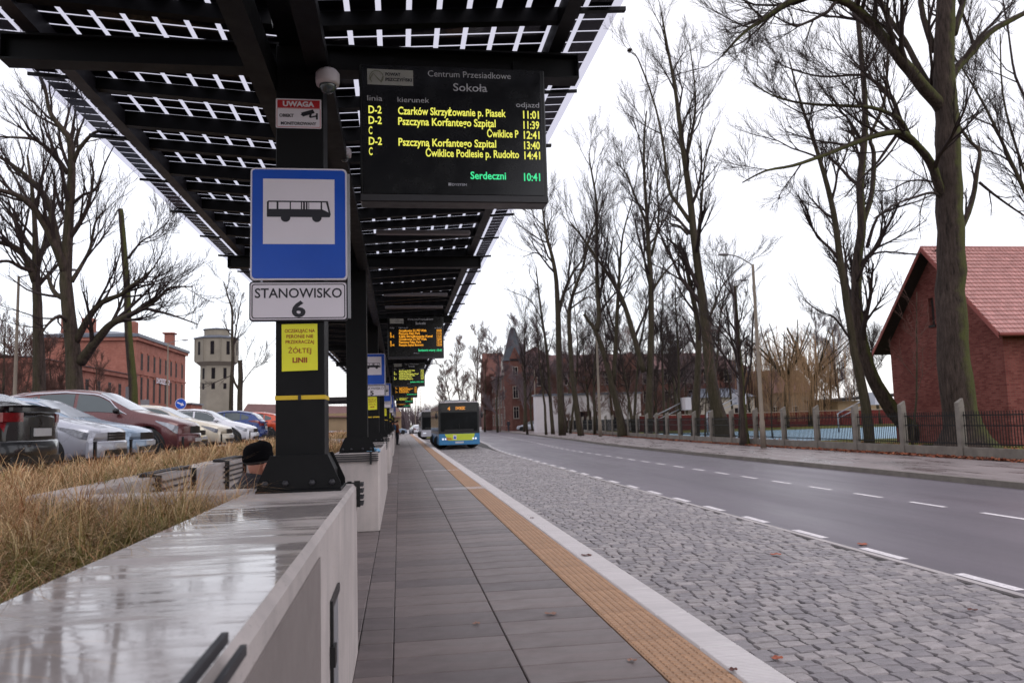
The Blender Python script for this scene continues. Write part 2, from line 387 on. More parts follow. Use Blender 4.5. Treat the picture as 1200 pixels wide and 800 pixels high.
def pieces(name, plc, meshes, parent, mat, limit=300):
    """plc: (matrix, variant) nearest first. The first ones are objects, the rest one joined 'stuff' part."""
    for i, (m, k) in enumerate(plc[:limit]):
        o = bpy.data.objects.new(name, meshes[k]); COL.objects.link(o); o.parent = parent; o.matrix_basis = m
    if len(plc) > limit:
        cache = [(np.array([v.co[:] for v in me.vertices]), [tuple(p.vertices) for p in me.polygons]) for me in meshes]
        V = []; Fc = []; off = 0
        for m, k in plc[limit:]:
            v, fs = cache[k]; A = np.array(m); V.append(v @ A[:3, :3].T + A[:3, 3]); Fc.extend([tuple(i+off for i in f) for f in fs]); off += len(v)
        me = bpy.data.meshes.new(name+'s_far'); me.from_pydata(np.concatenate(V).tolist(), [], Fc); me.materials.append(mat); me.update()
        link('far_'+name+'s', me, parent, kind='stuff')
_tm = {}
def text_mesh(body, mat, size, fitw=None, align='LEFT', bold=0.0, sx=1.0):
    """flat lettering in the local xz plane, facing -y; x starts at 0, baseline at z=0"""
    key = (body, mat.name, size, fitw, align, bold, sx)
    if key in _tm: return _tm[key]
    cu = bpy.data.curves.new('lettering', 'FONT'); cu.body = body; cu.size = size; cu.offset = bold; cu.resolution_u = 3
    tmp = bpy.data.objects.new('tmp', cu); COL.objects.link(tmp)
    dg = bpy.context.evaluated_depsgraph_get(); me = bpy.data.meshes.new_from_object(tmp.evaluated_get(dg))
    bpy.data.objects.remove(tmp); bpy.data.curves.remove(cu)
    xs = [v.co.x for v in me.vertices]
    if not xs: return me
    x0, x1 = min(xs), max(xs); k = (fitw/(x1-x0)) if fitw else sx; wd = (x1-x0)*k
    off = {'LEFT': 0, 'CENTER': -wd/2, 'RIGHT': -wd}[align]
    for v in me.vertices: v.co = Vector(((v.co.x-x0)*k+off, 0, v.co.y))
    me.materials.clear(); me.materials.append(mat); me.name = 'lettering'; _tm[key] = me; return me
def letters(body, mat, parent, x, y, z, size, fitw=None, align='LEFT', bold=0.0, sx=1.0):
    return link('lettering', text_mesh(body, mat, size, fitw, align, bold, sx), parent, (x, y, z))
def rrect(x0, x1, z0, z1, r, n=5):
    p = []
    for cx, cz, a0 in ((x1-r, z1-r, 0), (x0+r, z1-r, 90), (x0+r, z0+r, 180), (x1-r, z0+r, 270)):
        for i in range(n+1):
            a = radians(a0+90*i/n); p.append((cx+r*cos(a), cz+r*sin(a)))
    return p
R_ = random.Random(7)
def bend(Y): return 0 if Y < 38 else .045*(Y-38)*min(1, (Y-38)/20)

# ------------------------------------------------------------------ ground and road
def strip(name, mat, xa, xb, y0, y1, z, step=4, parent=None, kind='structure', thick=0, bent=True):
    m = MB(); n = max(1, int((y1-y0)/step)); rows = []
    for i in range(n+1):
        Y = y0+(y1-y0)*i/n; s = bend(Y) if bent else 0
        r = [(xa+s, Y, z), (xb+s, Y, z)]
        if thick: r = [(xa+s, Y, z-thick)] + r + [(xb+s, Y, z-thick)]
        rows.append(r)
    m.grid(rows, smooth=False)
    if thick:
        for Y in (y0, y1):
            s = bend(Y) if bent else 0
            m.add([(xa+s, Y, z-thick), (xb+s, Y, z-thick), (xb+s, Y, z), (xa+s, Y, z)], [(0, 1, 2, 3)])
    return m.build(name, mat, parent, kind=kind)
MB().add([(-900, -300, -.30), (900, -300, -.30), (900, 1500, -.30), (-900, 1500, -.30)], [(0, 1, 2, 3)]).build('ground', m_lawn, kind='structure')
road = strip('road', m_asph, 5.463, 12.40, -12, 320, -.15, 4, thick=.1)
strip('road_surface_ahead', m_asph, -6, 5.44, 108, 320, -.154, 8, thick=.1, bent=False)
# raised car park terrace on the left
MB().box(-400, -2.42, -30, 400, -.6, .85).build('car_park', m_asph, kind='structure')
# dashes, each a painted mark of the road
def dash(x, y0, y1, wd):
    s = bend((y0+y1)/2); s2 = (bend(y1)-bend(y0))/2
    MB().add([(x+s-s2-wd/2, y0, -.146), (x+s-s2+wd/2, y0, -.146), (x+s+s2+wd/2, y1, -.146), (x+s+s2-wd/2, y1, -.146)], [(0, 1, 2, 3)]).build('road_marking', m_line, road)
k = 0
for i in range(-4, 60):
    y = 6.68+1.68*i
    dash(5.545, y, y+.82, .12)
for i in range(-3, 60):
    y = 10.72+1.80*i
    dash(9.12, y, y+.95, .11)
strip('gutter_strip', M('light_concrete', (176, 168, 168), .7, .1, 3, .3, 60, grime=.3), 5.38, 5.46, -12, 130, -.147, 4, thick=.1)
# bus bay of granite setts
bay = strip('bus_bay', m_joint, 2.20, 5.377, -12, 130, -.166, 4, thick=.1)
def sett_mesh(L, D, rr):
    m = MB(); j = lambda a: rr.uniform(-a, a)
    hx, hy = L/2, D/2
    o = [(-hx+j(.009), -hy+j(.008)), (0+j(.02), -hy+j(.006)), (hx+j(.009), -hy+j(.008)), (hx+j(.005), 0), (hx+j(.009), hy+j(.008)), (0+j(.02), hy+j(.006)), (-hx+j(.009), hy+j(.008)), (-hx+j(.005), 0)]
    t = [(x*.90, y*.88) for x, y in o]; tz = [.004+j(.004) for _ in o]
    vs = [(x, y, -.03) for x, y in o] + [(x, y, -.010) for x, y in o] + [(x, y, z) for (x, y), z in zip(t, tz)]
    n = 8; fs = [(a*n+i, a*n+(i+1) % n, (a+1)*n+(i+1) % n, (a+1)*n+i) for a in range(2) for i in range(n)] + [tuple(16+i for i in range(8))]
    m.add(vs, fs, False); return m.mesh('sett', m_sett)
rr = random.Random(3)
def sett_far(L, D, rr):
    m = MB(); hx, hy = L/2, D/2; j = lambda: rr.uniform(-.008, .008)
    o = [(-hx+j(), -hy+j()), (hx+j(), -hy+j()), (hx+j(), hy+j()), (-hx+j(), hy+j())]
    m.add([(x, y, -.025) for x, y in o]+[(x*.9, y*.88, .003) for x, y in o], [(4, 5, 6, 7), (0, 1, 5, 4), (1, 2, 6, 5), (2, 3, 7, 6), (3, 0, 4, 7)]); return m.mesh('sett', m_sett)
sett_me = []; SL = [.125, .14, .155, .17, .19]
for L in SL:
    for q in range(5): sett_me.append(sett_mesh(L, .128, rr))
for L in SL:
    for q in range(5): sett_me.append(sett_far(L, .128, rr))
plc = []
y = 3.2
while y < 92:
    x = 2.21+rr.uniform(-.04, 0); dy = rr.uniform(.139, .147)
    while x < 5.27:
        a = rr.randrange(5); L = SL[a]
        if x+L > 5.40: a = 0; L = SL[0]
        if x+L > 5.42: break
        wob = .02*sin(x*3.1+y*.7)+.015*sin(x*7+y*2.3)
        m = Matrix.Translation((x+L/2+.002, y+wob+rr.uniform(-.004, .004), -.152+rr.uniform(-.005, .004)+.006*sin(x*1.7+y)+.004*sin(y*1.9))) @ Matrix.Rotation(rr.uniform(-.05, .05), 4, 'Z') @ Matrix.Rotation(rr.uniform(-.03, .03), 4, 'X') @ Matrix.Rotation(rr.uniform(-.03, .03), 4, 'Y')
        if y > 4.0 or x > 2.9: plc.append((m, a*5+rr.randrange(5)+(25 if y > 17 else 0)))
        x += L+.012
    y += dy
pieces('sett', plc, sett_me, bay, m_sett)
# platform with slabs, tactile strip and kerb
plat = MB().box(-2.42, 2.165, -12, 128, -.6, -.03).build('platform', m_joint, kind='structure')
slab_me = []
for wd in (.232, .774, .774):
    slab_me.append(MB().box(-wd/2, wd/2, -.1785, .1785, -.03, 0, ch=.006).mesh('paving_slab', m_slab))
slab_small = MB().box(-.30, .30, -.1785, .1785, -.03, 0, ch=.006).mesh('paving_slab', m_slab); slab_me.append(slab_small)
plc = []
cols = [(-.178, 0), (.330, 1), (1.112, 2)]
y = 3.0
while y < 122:
    for x, k in cols: plc.append((Matrix.Translation((x, y, rr.uniform(-.0015, .0015))), k))
    for a, b in ((5.75, 11.7), (19.35, 25.3), (32.95, 38.9), (46.5, 52.5), (60.1, 66.1), (73.7, 79.7)):
        if a+.1 < y < b-.1:
            for x in (-.60, -1.21, -1.82): plc.append((Matrix.Translation((x, y, rr.uniform(-.0015, .0015))), 3))
    y += .368
pieces('paving_slab', plc, slab_me, plat, m_slab)
tm = MB(); tm.box(-.197, .197, -.197, .197, -.03, .0, ch=.003)
for i in range(7):
    for j in range(7):
        cx, cy = -.168+.056*i, -.168+.056*j
        tm.add([(cx-.019, cy-.023, 0), (cx+.019, cy-.023, 0), (cx+.019, cy+.023, 0), (cx-.019, cy+.023, 0), (cx-.011, cy-.014, .006), (cx+.011, cy-.014, .006), (cx+.011, cy+.014, .006), (cx-.011, cy+.014, .006)],
               [(4, 5, 6, 7), (0, 1, 5, 4), (1, 2, 6, 5), (2, 3, 7, 6), (3, 0, 4, 7)])
tmm = tm.mesh('tactile_tile', m_tan)
pieces('tactile_tile', [(Matrix.Translation((1.704, 3.2+.4*i, 0)), 0) for i in range(295)], [tmm], plat, m_tan)
km = MB().box(-.136, .136, -.452, .452, -.30, .004, ch=.012)
for i in range(34): km.box(-.12, .125, -.44+.0262*i, -.44+.0262*i+.012, .003, .0065)
kmm = km.mesh('kerb_stone', m_kerb)
pieces('kerb_stone', [(Matrix.Translation((2.046, 2.86+.912*i, 0)), 0) for i in range(138)], [kmm], plat, m_kerb)
for yy, n in ((18.15, 2), (25.6, 1)):
    b = MB(); rq = random.Random(int(yy))
    for r in range(n*2):
        for i in range(26):
            if rq.random() < .12: continue
            x = .76+i*.044
            b.add([(x, yy+r*.16, .0095), (x+.03, yy+r*.16, .0095), (x+.03, yy+r*.16+.1, .0095), (x, yy+r*.16+.1, .0095)], [(0, 1, 2, 3)])
    b.build('painted_band', m_line, plat)
# far side: kerb, walkway, verge and park
strip('pavement', m_walk, 12.52, 17.0, -12, 320, -.03, 4, thick=.3)
kerb2 = strip('far_kerb', m_conc2, 12.40, 12.517, -12, 320, -.022, 4, thick=.3)
strip('verge', m_soil, 17.0, 17.55, -12, 320, -.025, 4, thick=.3)
strip('park_lawn', m_lawn, 17.55, 260, -12, 320, -.10, 6, thick=.3)
MB().add([(23, 43.5, -.09), (46, 40, -.09), (52, 74, -.09), (21.5, 74, -.09)], [(0, 1, 2, 3)]).build('ball_court', m_court, kind='structure')
# ------------------------------------------------------------------ solar canopy
CX = -.615                                           # line of the columns
COLY = [-1.5+6.8*k for k in range(13)]               # -1.5, 5.3, 12.1, ...
canopy = thing('solar_canopy', 'long black steel canopy roofed with glass solar panels above the bus platform', 'canopy', (CX, 5.3, 0))
def L(x, y): return x-CX, y-5.3
def cparts(name, mesh, locs):
    for p in locs: link(name, mesh, canopy, (p[0]-CX, p[1]-5.3, p[2] if len(p) > 2 else 0))
PT = 1.105                                           # top of the planters
col_m = MB().box(-.15, .15, -.15, .15, PT, 3.99, ch=.004)
col_mesh = col_m.mesh('column', m_steel)
cparts('column', col_mesh, [(CX, y) for y in COLY])
for yy in (-.222, .204):
    g_mesh = MB().prism([(-.25, PT+.018), (.25, PT+.018), (.25, PT+.05), (.172, PT+.225), (-.172, PT+.225), (-.25, PT+.05)], yy, yy+.018).mesh('base_gusset', m_steel)
    cparts('base_gusset', g_mesh, [(CX, y) for y in COLY])
for sx_ in (-1, 1):
    g_mesh = MB().prism([(sx_*.202, PT+.018), (sx_*.152, PT+.018), (sx_*.152, PT+.22), (sx_*.202, PT+.12)][::sx_], -.203, .203).mesh('side_stiffener', m_steel)
    cparts('side_stiffener', g_mesh, [(CX, y) for y in COLY])
p_mesh = MB().box(-.255, .255, -.245, .245, PT-.004, PT+.017, ch=.003).mesh('base_plate', m_steel)
cparts('base_plate', p_mesh, [(CX, y) for y in COLY])
bm_ = MB(); bm_.lathe([(.020, 0), (.020, .014), (.013, .016), (.013, .03)], 6, Matrix.Rotation(pi/2, 4, 'X')); b_mesh = bm_.mesh('bolt', m_steel2)
cparts('bolt', b_mesh, [(CX+dx, y-.222, PT+.055) for y in COLY[:4] for dx in (-.20, -.08, .08, .20)])
# cross beams: I-sections tapering slightly to their ends
cb = MB()
x0, x1 = -2.47-CX, 1.27-CX
cb.box(x0, x1, -.07, .07, 3.872, 3.886); cb.box(x0, x1, -.07, .07, 4.036, 4.05); cb.box(x0+.002, x1-.002, -.01, .01, 3.887, 4.035)
cb.box(x0-.008, x0-.001, -.07, .07, 3.872, 4.05); cb.box(x1+.001, x1+.008, -.07, .07, 3.872, 4.05)
for xx in (-.16, .15): cb.box(xx, xx+.012, -.069, .069, 3.887, 4.035)
cparts('cross_beam', cb.mesh('cross_beam', m_steel), [(CX, y) for y in COLY])
ye, yb = COLY[-1]+1.6, -3.0
def longbeam(name, xa, xb, za, zb, mat=m_steel):
    bx(name, mat, canopy, xa-CX, xb-CX, yb-5.3, ye-5.3, za, zb)
longbeam('ridge_girder', -.90, -.767, 3.68, 3.869); longbeam('ridge_girder', -.56, -.42, 3.79, 3.869)
longbeam('edge_girder', -2.34, -2.25, 4.065, 4.19, m_steel2); longbeam('edge_girder', 1.07, 1.16, 4.065, 4.19)
longbeam('gutter', CX-.13, CX+.13, 3.995, 4.03)
SL_ = .07
def zroof(x): return 4.085+SL_*abs(x-CX)
# purlins under the panels
pu = {}
for kk, (dz, wd) in enumerate(((.092, .07), (.125, .07))):
    for sgn, xe in ((1, 1.10), (-1, -2.28)):
        m = MB(); xa, xb = sorted((CX+sgn*.14, xe)); za, zb = zroof(xa)-.006, zroof(xb)-.006
        m.add([(xa-CX, -wd/2, za-dz), (xb-CX, -wd/2, zb-dz), (xb-CX, wd/2, zb-dz), (xa-CX, wd/2, za-dz), (xa-CX, -wd/2, za), (xb-CX, -wd/2, zb), (xb-CX, wd/2, zb), (xa-CX, wd/2, za)],
              [(0, 3, 2, 1), (4, 5, 6, 7), (0, 1, 5, 4), (2, 3, 7, 6), (1, 2, 6, 5), (0, 4, 7, 3)])
        pu[(kk, sgn)] = m.mesh('purlin', m_steel)
PY = 1.32; ny = int((ye-yb)/PY)
for k_, (sgn, xa, xe) in enumerate(((1, 1.163, 1.50), (-1, -2.343, -2.75), (1, 1.163, 1.535), (-1, -2.343, -2.785))):
    za, zb = zroof(xa), zroof(xe); w_ = .008 if k_ < 2 else .020
    x0_, x1_ = xa-CX, xe-CX
    jb = MB().add([(x0_, -w_, za-.03), (x1_, -w_, zb-.03), (x1_, w_, zb-.03), (x0_, w_, za-.03), (x0_, -w_, za-.004), (x1_, -w_, zb-.004), (x1_, w_, zb-.004), (x0_, w_, za-.004)],
        [(0, 3, 2, 1), (4, 5, 6, 7), (0, 1, 5, 4), (2, 3, 7, 6), (1, 2, 6, 5), (0, 4, 7, 3)]).mesh('panel_bracket', m_steel)
    for i_ in range(ny+1):
        if (i_ % 2 == 0) == (k_ >= 2): link('panel_bracket', jb, canopy, (0, yb+i_*PY-5.3, 0))
for i in range(ny+1):
    for sgn in (1, -1):
        y = yb+i*PY
        link('purlin', pu[(0, sgn)], canopy, (0, y-5.3, 0))
        if i < ny: link('purlin', pu[(1, sgn)], canopy, (0, y+PY/2-5.3, 0))
# solar modules: rows of cells laminated in clear glass
pan = {}
for sgn, xe in ((1, 1.50), (-1, -2.75)):
    m = MB(); n = 10; wtot = abs(xe-CX)-.13-.045; px = wtot/n
    for i in range(n):
        for j in range(8):
            xa = CX+sgn*(.13+px*i+.018); xb = CX+sgn*(.13+px*(i+1)-.018)
            xa, xb = min(xa, xb), max(xa, xb); ya, ybb = j*PY/8+.012, (j+1)*PY/8-.012
            vs = []
            for zz in (0, .004):
                for yy in (ya, ybb):
                    for xx in (xa, xb): vs.append((xx-CX, yy, zroof(xx)+.004+zz))
            m.add(vs, [(0, 2, 3, 1), (4, 5, 7, 6), (0, 1, 5, 4), (2, 6, 7, 3), (0, 4, 6, 2), (1, 3, 7, 5)])
    g = MB(); xa, xb = CX+sgn*.13, xe
    vs = [(xx-CX, yy, zroof(xx)+zz) for zz in (0, .0) for yy in (.004, PY-.004) for xx in (min(xa, xb), max(xa, xb))][:4]
    g.add(vs, [(0, 2, 3, 1)])
    pan[sgn] = (m.mesh('solar_cells', m_cell), g.mesh('glass_pane', m_pvglass))
for i in range(ny):
    for sgn in (1, -1):
        g = link('solar_panel', pan[sgn][1], canopy, (0, yb+i*PY-5.3, 0))
        link('solar_cells', pan[sgn][0], g)
# linear light fittings, unlit
lf = MB().box(-.62, .62, -.05, .05, 3.985, 4.04, ch=.01).mesh('light_fitting', m_lampgrey)
for y in COLY[1:]:
    link('light_fitting', lf, canopy, (.35-CX, y+3.4-5.3, 0))
for y in COLY[1:4]:
    if y > 8: link('light_fitting', lf, canopy, (.35-CX, y-1.7-5.3, 0))
# drop pipe on the first column
# ------------------------------------------------------------------ planters
def planter(name, label, ya, yb_, back=True):
    t = thing(name, label, 'planter', (-.62, ya, 0), 0, 'concrete planters carrying the canopy columns')
    Ln = yb_-ya
    MB().box(-.96+.62, -.295+.62, 0, Ln, -.03, PT, ch=.022).build('wall', m_conc, t)
    return t
def slats(t, x0, x1, y0, y1, along='x', z0=.955, n=4):
    for i in range(n):
        z = z0+i*.040
        if along == 'x': bx('slat', m_steel2, t, x0, x1, y0, y1, z, z+.022)
        else: bx('slat', m_steel2, t, x0, x1, y0, y1, z, z+.022)
PL = [(-1.7, 5.64), (11.80, 19.2), (25.4, 32.8), (39.0, 46.4), (52.6, 60.0), (66.2, 73.6), (79.8, 87.2)]
labs = ['near concrete planter wall with rain puddles on its broad top', 'second concrete planter wall from the camera with a blue cloth left on it', 'third pale concrete planter wall along the platform',
        'fourth concrete planter wall along the platform', 'fifth concrete planter wall, beside the standing passengers', 'sixth small looking concrete planter wall under the canopy', 'farthest concrete planter wall under the canopy']
for i, (a, b) in enumerate(PL):
    t = planter('concrete_planter', labs[i], a, b)
    Ln = b-a
    # side walls returning to the back wall, and the soil between
    MB().box(-2.10+.62, -.963+.62, Ln-.30, Ln, -.03, PT-.006, ch=.015).build('end_wall', m_conc, t)
    MB().box(-2.10+.62, -.963+.62, 0, .30, -.03, PT-.006, ch=.015).build('end_wall', m_conc, t)
    bx('soil', m_soil, t, -2.42+.62, -.963+.62, .303, Ln-.303, 0, .93)
    # slatted bench backs wrapped around the ends
    if i == 0:
        for j in range(4):
            bx('slat', m_steel2, t, -.17-.0, .372, Ln+.02, Ln+.042, .965+j*.042, .965+j*.042+.02)
            bx('slat', m_steel2, t, .350, .372, Ln-.115, Ln+.018, .965+j*.042, .965+j*.042+.02)
            bx('slat', m_steel2, t, (.306, .338, .350, .358)[j], (.318, .349, .360, .368)[j], 1.7+.5, 1.7+(1.50, 1.50, 1.42, 1.34)[j], (1.128, 1.105, 1.06, 1.015)[j], (1.146, 1.123, 1.078, 1.033)[j])
        bx('slat_bracket', m_plastic, t, .31, .349, Ln-.06, Ln-.03, .95, 1.125)
        bx('slat_bracket', m_plastic, t, .322, .335, 1.7+1.22, 1.7+1.26, .97, 1.127)
        bx('slat_bracket', m_plastic, t, .26, .29, Ln+.003, Ln+.019, .95, 1.12)
    else:
        for j in range(4): bx('slat', m_steel2, t, -.46, .315, -.045, -.023, .985+j*.031, .985+j*.031+.016)
        for xx in (-.40, .19): bx('slat_bracket', m_plastic, t, xx, xx+.03, -.0495, -.0035, .94, 1.112)
        for j in range(4): bx('slat', m_steel2, t, .310, .335, 6.2, Ln+.06, .955+j*.040, .955+j*.040+.022)
    if i == 0:
        bx('darker_face_sheet', M('darker_concrete', (134, 124, 122), .45, .1, 2.5, .2, 90, grime=.2), t, .3255, .331, .02, 1.7+3.02, .02, 1.03)  # thin sheet that makes this stretch of the wall face darker
        # cupboard door frame let into the platform face
        d = MB(); fx = .3262
        d.box(fx, fx+.012, 1.7+3.46, 1.7+3.50, .06, .78); d.box(fx+.0005, fx+.0115, 1.7+3.50, 1.7+3.86, .745, .78); d.box(fx, fx+.022, 1.7+3.44, 1.7+3.52, .52, .60); d.box(fx, fx+.022, 1.7+3.44, 1.7+3.52, .10, .17)
        d.build('hatch_frame', m_plastic, t)
        bx('hatch_door', m_galv, t, fx-.001, fx+.004, 1.7+3.505, 1.7+3.84, .06, .742)
# back wall of the seating bays, with slatted seats fixed to it
for i in range(6):
    a, b = PL[i][1], PL[i+1][0]
    t = thing('seat_bay_wall', ['low concrete wall behind the seated man in the black hat', 'low concrete wall behind the second seating bay', 'low concrete wall behind the third seating bay', 'low concrete wall behind the fourth seating bay',
               'low concrete wall behind the fifth seating bay', 'low concrete wall behind the sixth seating bay'][i], 'wall', (-2.1, a, 0), 0, 'concrete walls behind the seating bays')
    MB().box(-.32, 0, .003, b-a-.003, -.03, PT, ch=.015).build('wall', m_conc, t)
    for (y0, y1) in ((1.6, 3.0), (4.4, 5.7)):
        for j in range(4): bx('slat', m_steel2, t, .01, .03, y0, y1, .86+j*.060, .86+j*.060+.018)
        for j in range(2): bx('slat', m_steel2, t, -.12+j*.07, -.09+j*.07, y0, y1, PT+.022, PT+.037)
        for yy in (y0+.1, y1-.1): bx('slat_bracket', m_plastic, t, -.14, .0, yy, yy+.03, PT+.002, PT+.02); 
        for yy in (y0+.1, y1-.1): bx('slat_bracket', m_plastic, t, .002, .05, yy, yy+.03, .40, PT+.015)
        for j in range(5): bx('seat_slat', m_steel2, t, .06+j*.085, .12+j*.085, y0, y1, .44, .47)
        for yy in (y0+.1, y1-.1): bx('slat_bracket', m_plastic, t, .002, .47, yy, yy+.03, .40, .437)
# blue cloth
m_cloth = M('light_blue_cloth', (132, 180, 216), .8, .08, 20, .3)
m = MB(); rows = []
rq = random.Random(5)
for i in range(9):
    rows.append([(-.10+.2*i/8+rq.uniform(-.008, .008), -.13+.26*j/8+rq.uniform(-.008, .008), .012+rq.uniform(0, .035)*(1 if 0 < i < 8 and 0 < j < 8 else 0)+.03*sin(i*1.1)*sin(j*.9)) for j in range(9)])
m.grid(rows)
tag(m.build('crumpled_cloth', m_cloth, None, (-.385, 12.0, PT+.004)), 'crumpled light blue cloth lying on the second planter beside its column', 'cloth')
# ------------------------------------------------------------------ signs
def bus_pictogram(t, x0, x1, z0, z1, y):
    """the bus on the sign, drawn as flat print: body with window openings, doors and wheels"""
    W_, H_ = x1-x0, z1-z0
    P_ = lambda a, b: (x0+a*W_, z0+b*H_)
    m = MB()
    m.prism([P_(0, .22), P_(.985, .22), P_(1, .36), P_(.955, 1), P_(.02, 1), P_(0, .93)], y-.001, y)
    for cx in (.29, .78):
        m.prism([(x0+cx*W_+.075*W_*cos(a), z0+.19*H_+.21*H_*sin(a)) for a in [2*pi*k/20 for k in range(20)]], y-.0012, y-.0003)
    m.build('bus_pictogram', m_black, t)
    w_ = MB()
    for a, b in ((.03, .15), (.18, .355), (.375, .53), (.66, .84)):
        w_.prism([P_(a, .60), P_(b, .60), P_(b, .93), P_(a, .93)], y-.0016, y-.0013)
    w_.prism([P_(.865, .60), P_(.965, .45), P_(.925, .93), P_(.865, .93)], y-.0016, y-.0013)
    for a in (.55, .595, .635): w_.prism([P_(a, .6), P_(a+.014, .6), P_(a+.014, .93), P_(a, .93)], y-.0016, y-.0013)
    w_.build('bus_windows', m_white, t)
NUM = '654321'
ords = ['nearest', 'second', 'third', 'fourth', 'fifth', 'farthest']
for i in range(6):
    Y = COLY[1]+13.6*i; yf = Y-.155
    wh = ['on the nearest column', 'half hidden behind the second column', 'on the third column row', 'far down the platform', 'very small, far down the platform', 'tiny, at the far end of the platform'][i]
    t = thing('bus_stop_sign', 'blue bus sign above STANOWISKO %s, %s' % (NUM[i], wh), 'sign', (-.615, yf, 0), 0, 'blue bus stop signs on the canopy columns')
    MB().prism(rrect(-.300, .300, 2.425, 3.150, .028), -.035, 0).build('sign_edge', m_white, t)
    MB().prism(rrect(-.289, .289, 2.436, 3.139, .022), -.0385, -.0353).build('sign_board', m_blue, t)
    bx('white_panel', m_white, t, -.222, .222, 2.655, 3.078, -.041+0, -.0388) if False else MB().prism([(-.222, 2.655), (.222, 2.655), (.222, 3.078), (-.222, 3.078)], -.0402, -.0387).build('white_panel', m_white, t)
    bus_pictogram(t, -.198, .198, 2.80, 2.935, -.0408)
    bx('side_channel', m_galv, t, .301, .318, -.034, -.006, 2.18, 3.12)
    t2 = thing('stand_number_plate', 'white STANOWISKO %s plate with dark border, %s' % (NUM[i], wh), 'sign', (-.615, yf, 0), 0, 'white stand number plates')
    MB().prism(rrect(-.305, .300, 2.165, 2.415, .02), -.034, 0).build('plate_edge', m_black, t2)
    MB().prism(rrect(-.297, .292, 2.173, 2.407, .016), -.0375, -.0343).build('plate', m_white, t2)
    m = MB(); o = rrect(-.290, .285, 2.180, 2.400, .018); q = rrect(-.284, .279, 2.186, 2.394, .014); n = len(o)
    m.add([(a, -.0385, b) for a, b in o]+[(a, -.0385, b) for a, b in q], [(k, (k+1) % n, (k+1) % n+n, k+n) for k in range(n)]).build('border_line', m_black, t2)
    letters('STANOWISKO', m_black, t2, -.003, -.0385, 2.312, .086, .535, 'CENTER', .0012)
    letters(NUM[i], m_black, t2, -.003, -.0385, 2.193, .135, .085, 'CENTER', .005)
    t3 = thing('waiting_notice', 'yellow notice with dark red lettering, %s' % wh, 'notice', (-.615, yf, 0), 0, 'yellow notices on the columns')
    MB().prism([(-.11, 1.850), (.11, 1.855), (.108, 2.150), (-.112, 2.148)], -.006, -.001).build('paper', m_yellow, t3)
    for tx, z, s_, w_, b_ in (('OCZEKUJĄC NA', 2.095, .030, .185, .0004), ('PERONIE NIE', 2.060, .030, .165, .0004), ('PRZEKRACZAJ', 2.025, .030, .175, .0004), ('ŻÓŁTEJ', 1.965, .044, .14, .0003), ('LINII', 1.905, .044, .09, .0015)):
        letters(tx, m_dred, t3, 0, -.0075, z, s_, w_, 'CENTER', b_)
    t4 = thing('yellow_strap', 'thin yellow strap with buckle %s' % wh.replace('on the', 'round the'), 'strap', (-.615, Y, 0), 0, 'yellow straps round the columns')
    m = MB()
    for a, b, c, d in ((-.153, .153, -.1530, -.1505), (-.153, .153, .1505, .1530), (-.1530, -.1505, -.1503, .1503), (.1505, .1530, -.1503, .1503)): m.box(a, b, c, d, 1.672, 1.698)
    m.build('band', m_strap, t4); bx('buckle', m_plastic, t4, -.012, .006, -.158, -.1535, 1.668, 1.702)
# warning plate
t = thing('cctv_warning_plate', 'small white and red UWAGA plate high on the nearest column', 'sign', (-.615, 5.148, 0))
MB().prism(rrect(-.150, .138, 3.428, 3.625, .008), -.006, 0).build('plate', m_white, t)
m = MB(); m.prism([(-.140, 3.564), (.128, 3.564), (.128, 3.616), (-.140, 3.616)], -.0075, -.0063).build('red_header', m_red, t)
m = MB(); o = rrect(-.144, .132, 3.434, 3.562, .006); q = rrect(-.141, .129, 3.437, 3.559, .005); n = len(o)
m.add([(a, -.0068, b) for a, b in o]+[(a, -.0068, b) for a, b in q], [(k, (k+1) % n, (k+1) % n+n, k+n) for k in range(n)]).build('border_line', m_red, t)
letters('UWAGA', m_white, t, -.006, -.0082, 3.574, .046, .20, 'CENTER', .0022)
letters('OBIEKT', m_black, t, -.128, -.0072, 3.502, .029, .09, 'LEFT', .0010)
letters('MONITOROWANY', m_black, t, -.006, -.0072, 3.450, .028, .225, 'CENTER', .0010)
m = MB()
m.prism([(.010, 3.532), (.085, 3.556), (.096, 3.532), (.020, 3.506)], -.0080, -.0070); m.prism([(.006, 3.518), (.020, 3.532), (.040, 3.525), (.028, 3.506)], -.0078, -.0071)
m.prism([(.060, 3.505), (.068, 3.498), (.112, 3.508), (.110, 3.518)], -.0080, -.0070); m.prism([(.104, 3.488), (.116, 3.488), (.116, 3.530), (.104, 3.530)], -.0082, -.0072); m.prism([(.060, 3.505), (.072, 3.505), (.080, 3.535), (.066, 3.535)], -.0081, -.0069)
m.build('camera_pictogram', m_black, t)
# dome cameras
def dome(x, y, z, lab, s=1.0):
    t = thing('dome_camera', lab, 'security camera', (x, y, z), 0, 'white dome cameras on the canopy columns')
    MB().lathe([(.0, 0), (.062*s, 0), (.066*s, .02*s), (.066*s, .065*s), (.05*s, .085*s), (0, .085*s)], 24).build('housing', m_whitepl, t)
    MB().ell((0, 0, .0), (.047*s, .047*s, .05*s), 20, 12).build('dome', m_cglass, t)
    bx('mounting_arm', m_whitepl, t, -.02*s, .02*s, .0, .14, .03*s, .07*s)
dome(-.425, 5.02, 3.67, 'white dome camera beside the top of the nearest column', 1.15)
dome(-.440, 6.85, 3.82, 'smaller white dome camera just behind the nearest one', .9)
bx('mounting_post', m_steel, canopy, -.45-CX, -.40-CX, 5.20-5.3, 5.24-5.3, 3.72, 3.838)
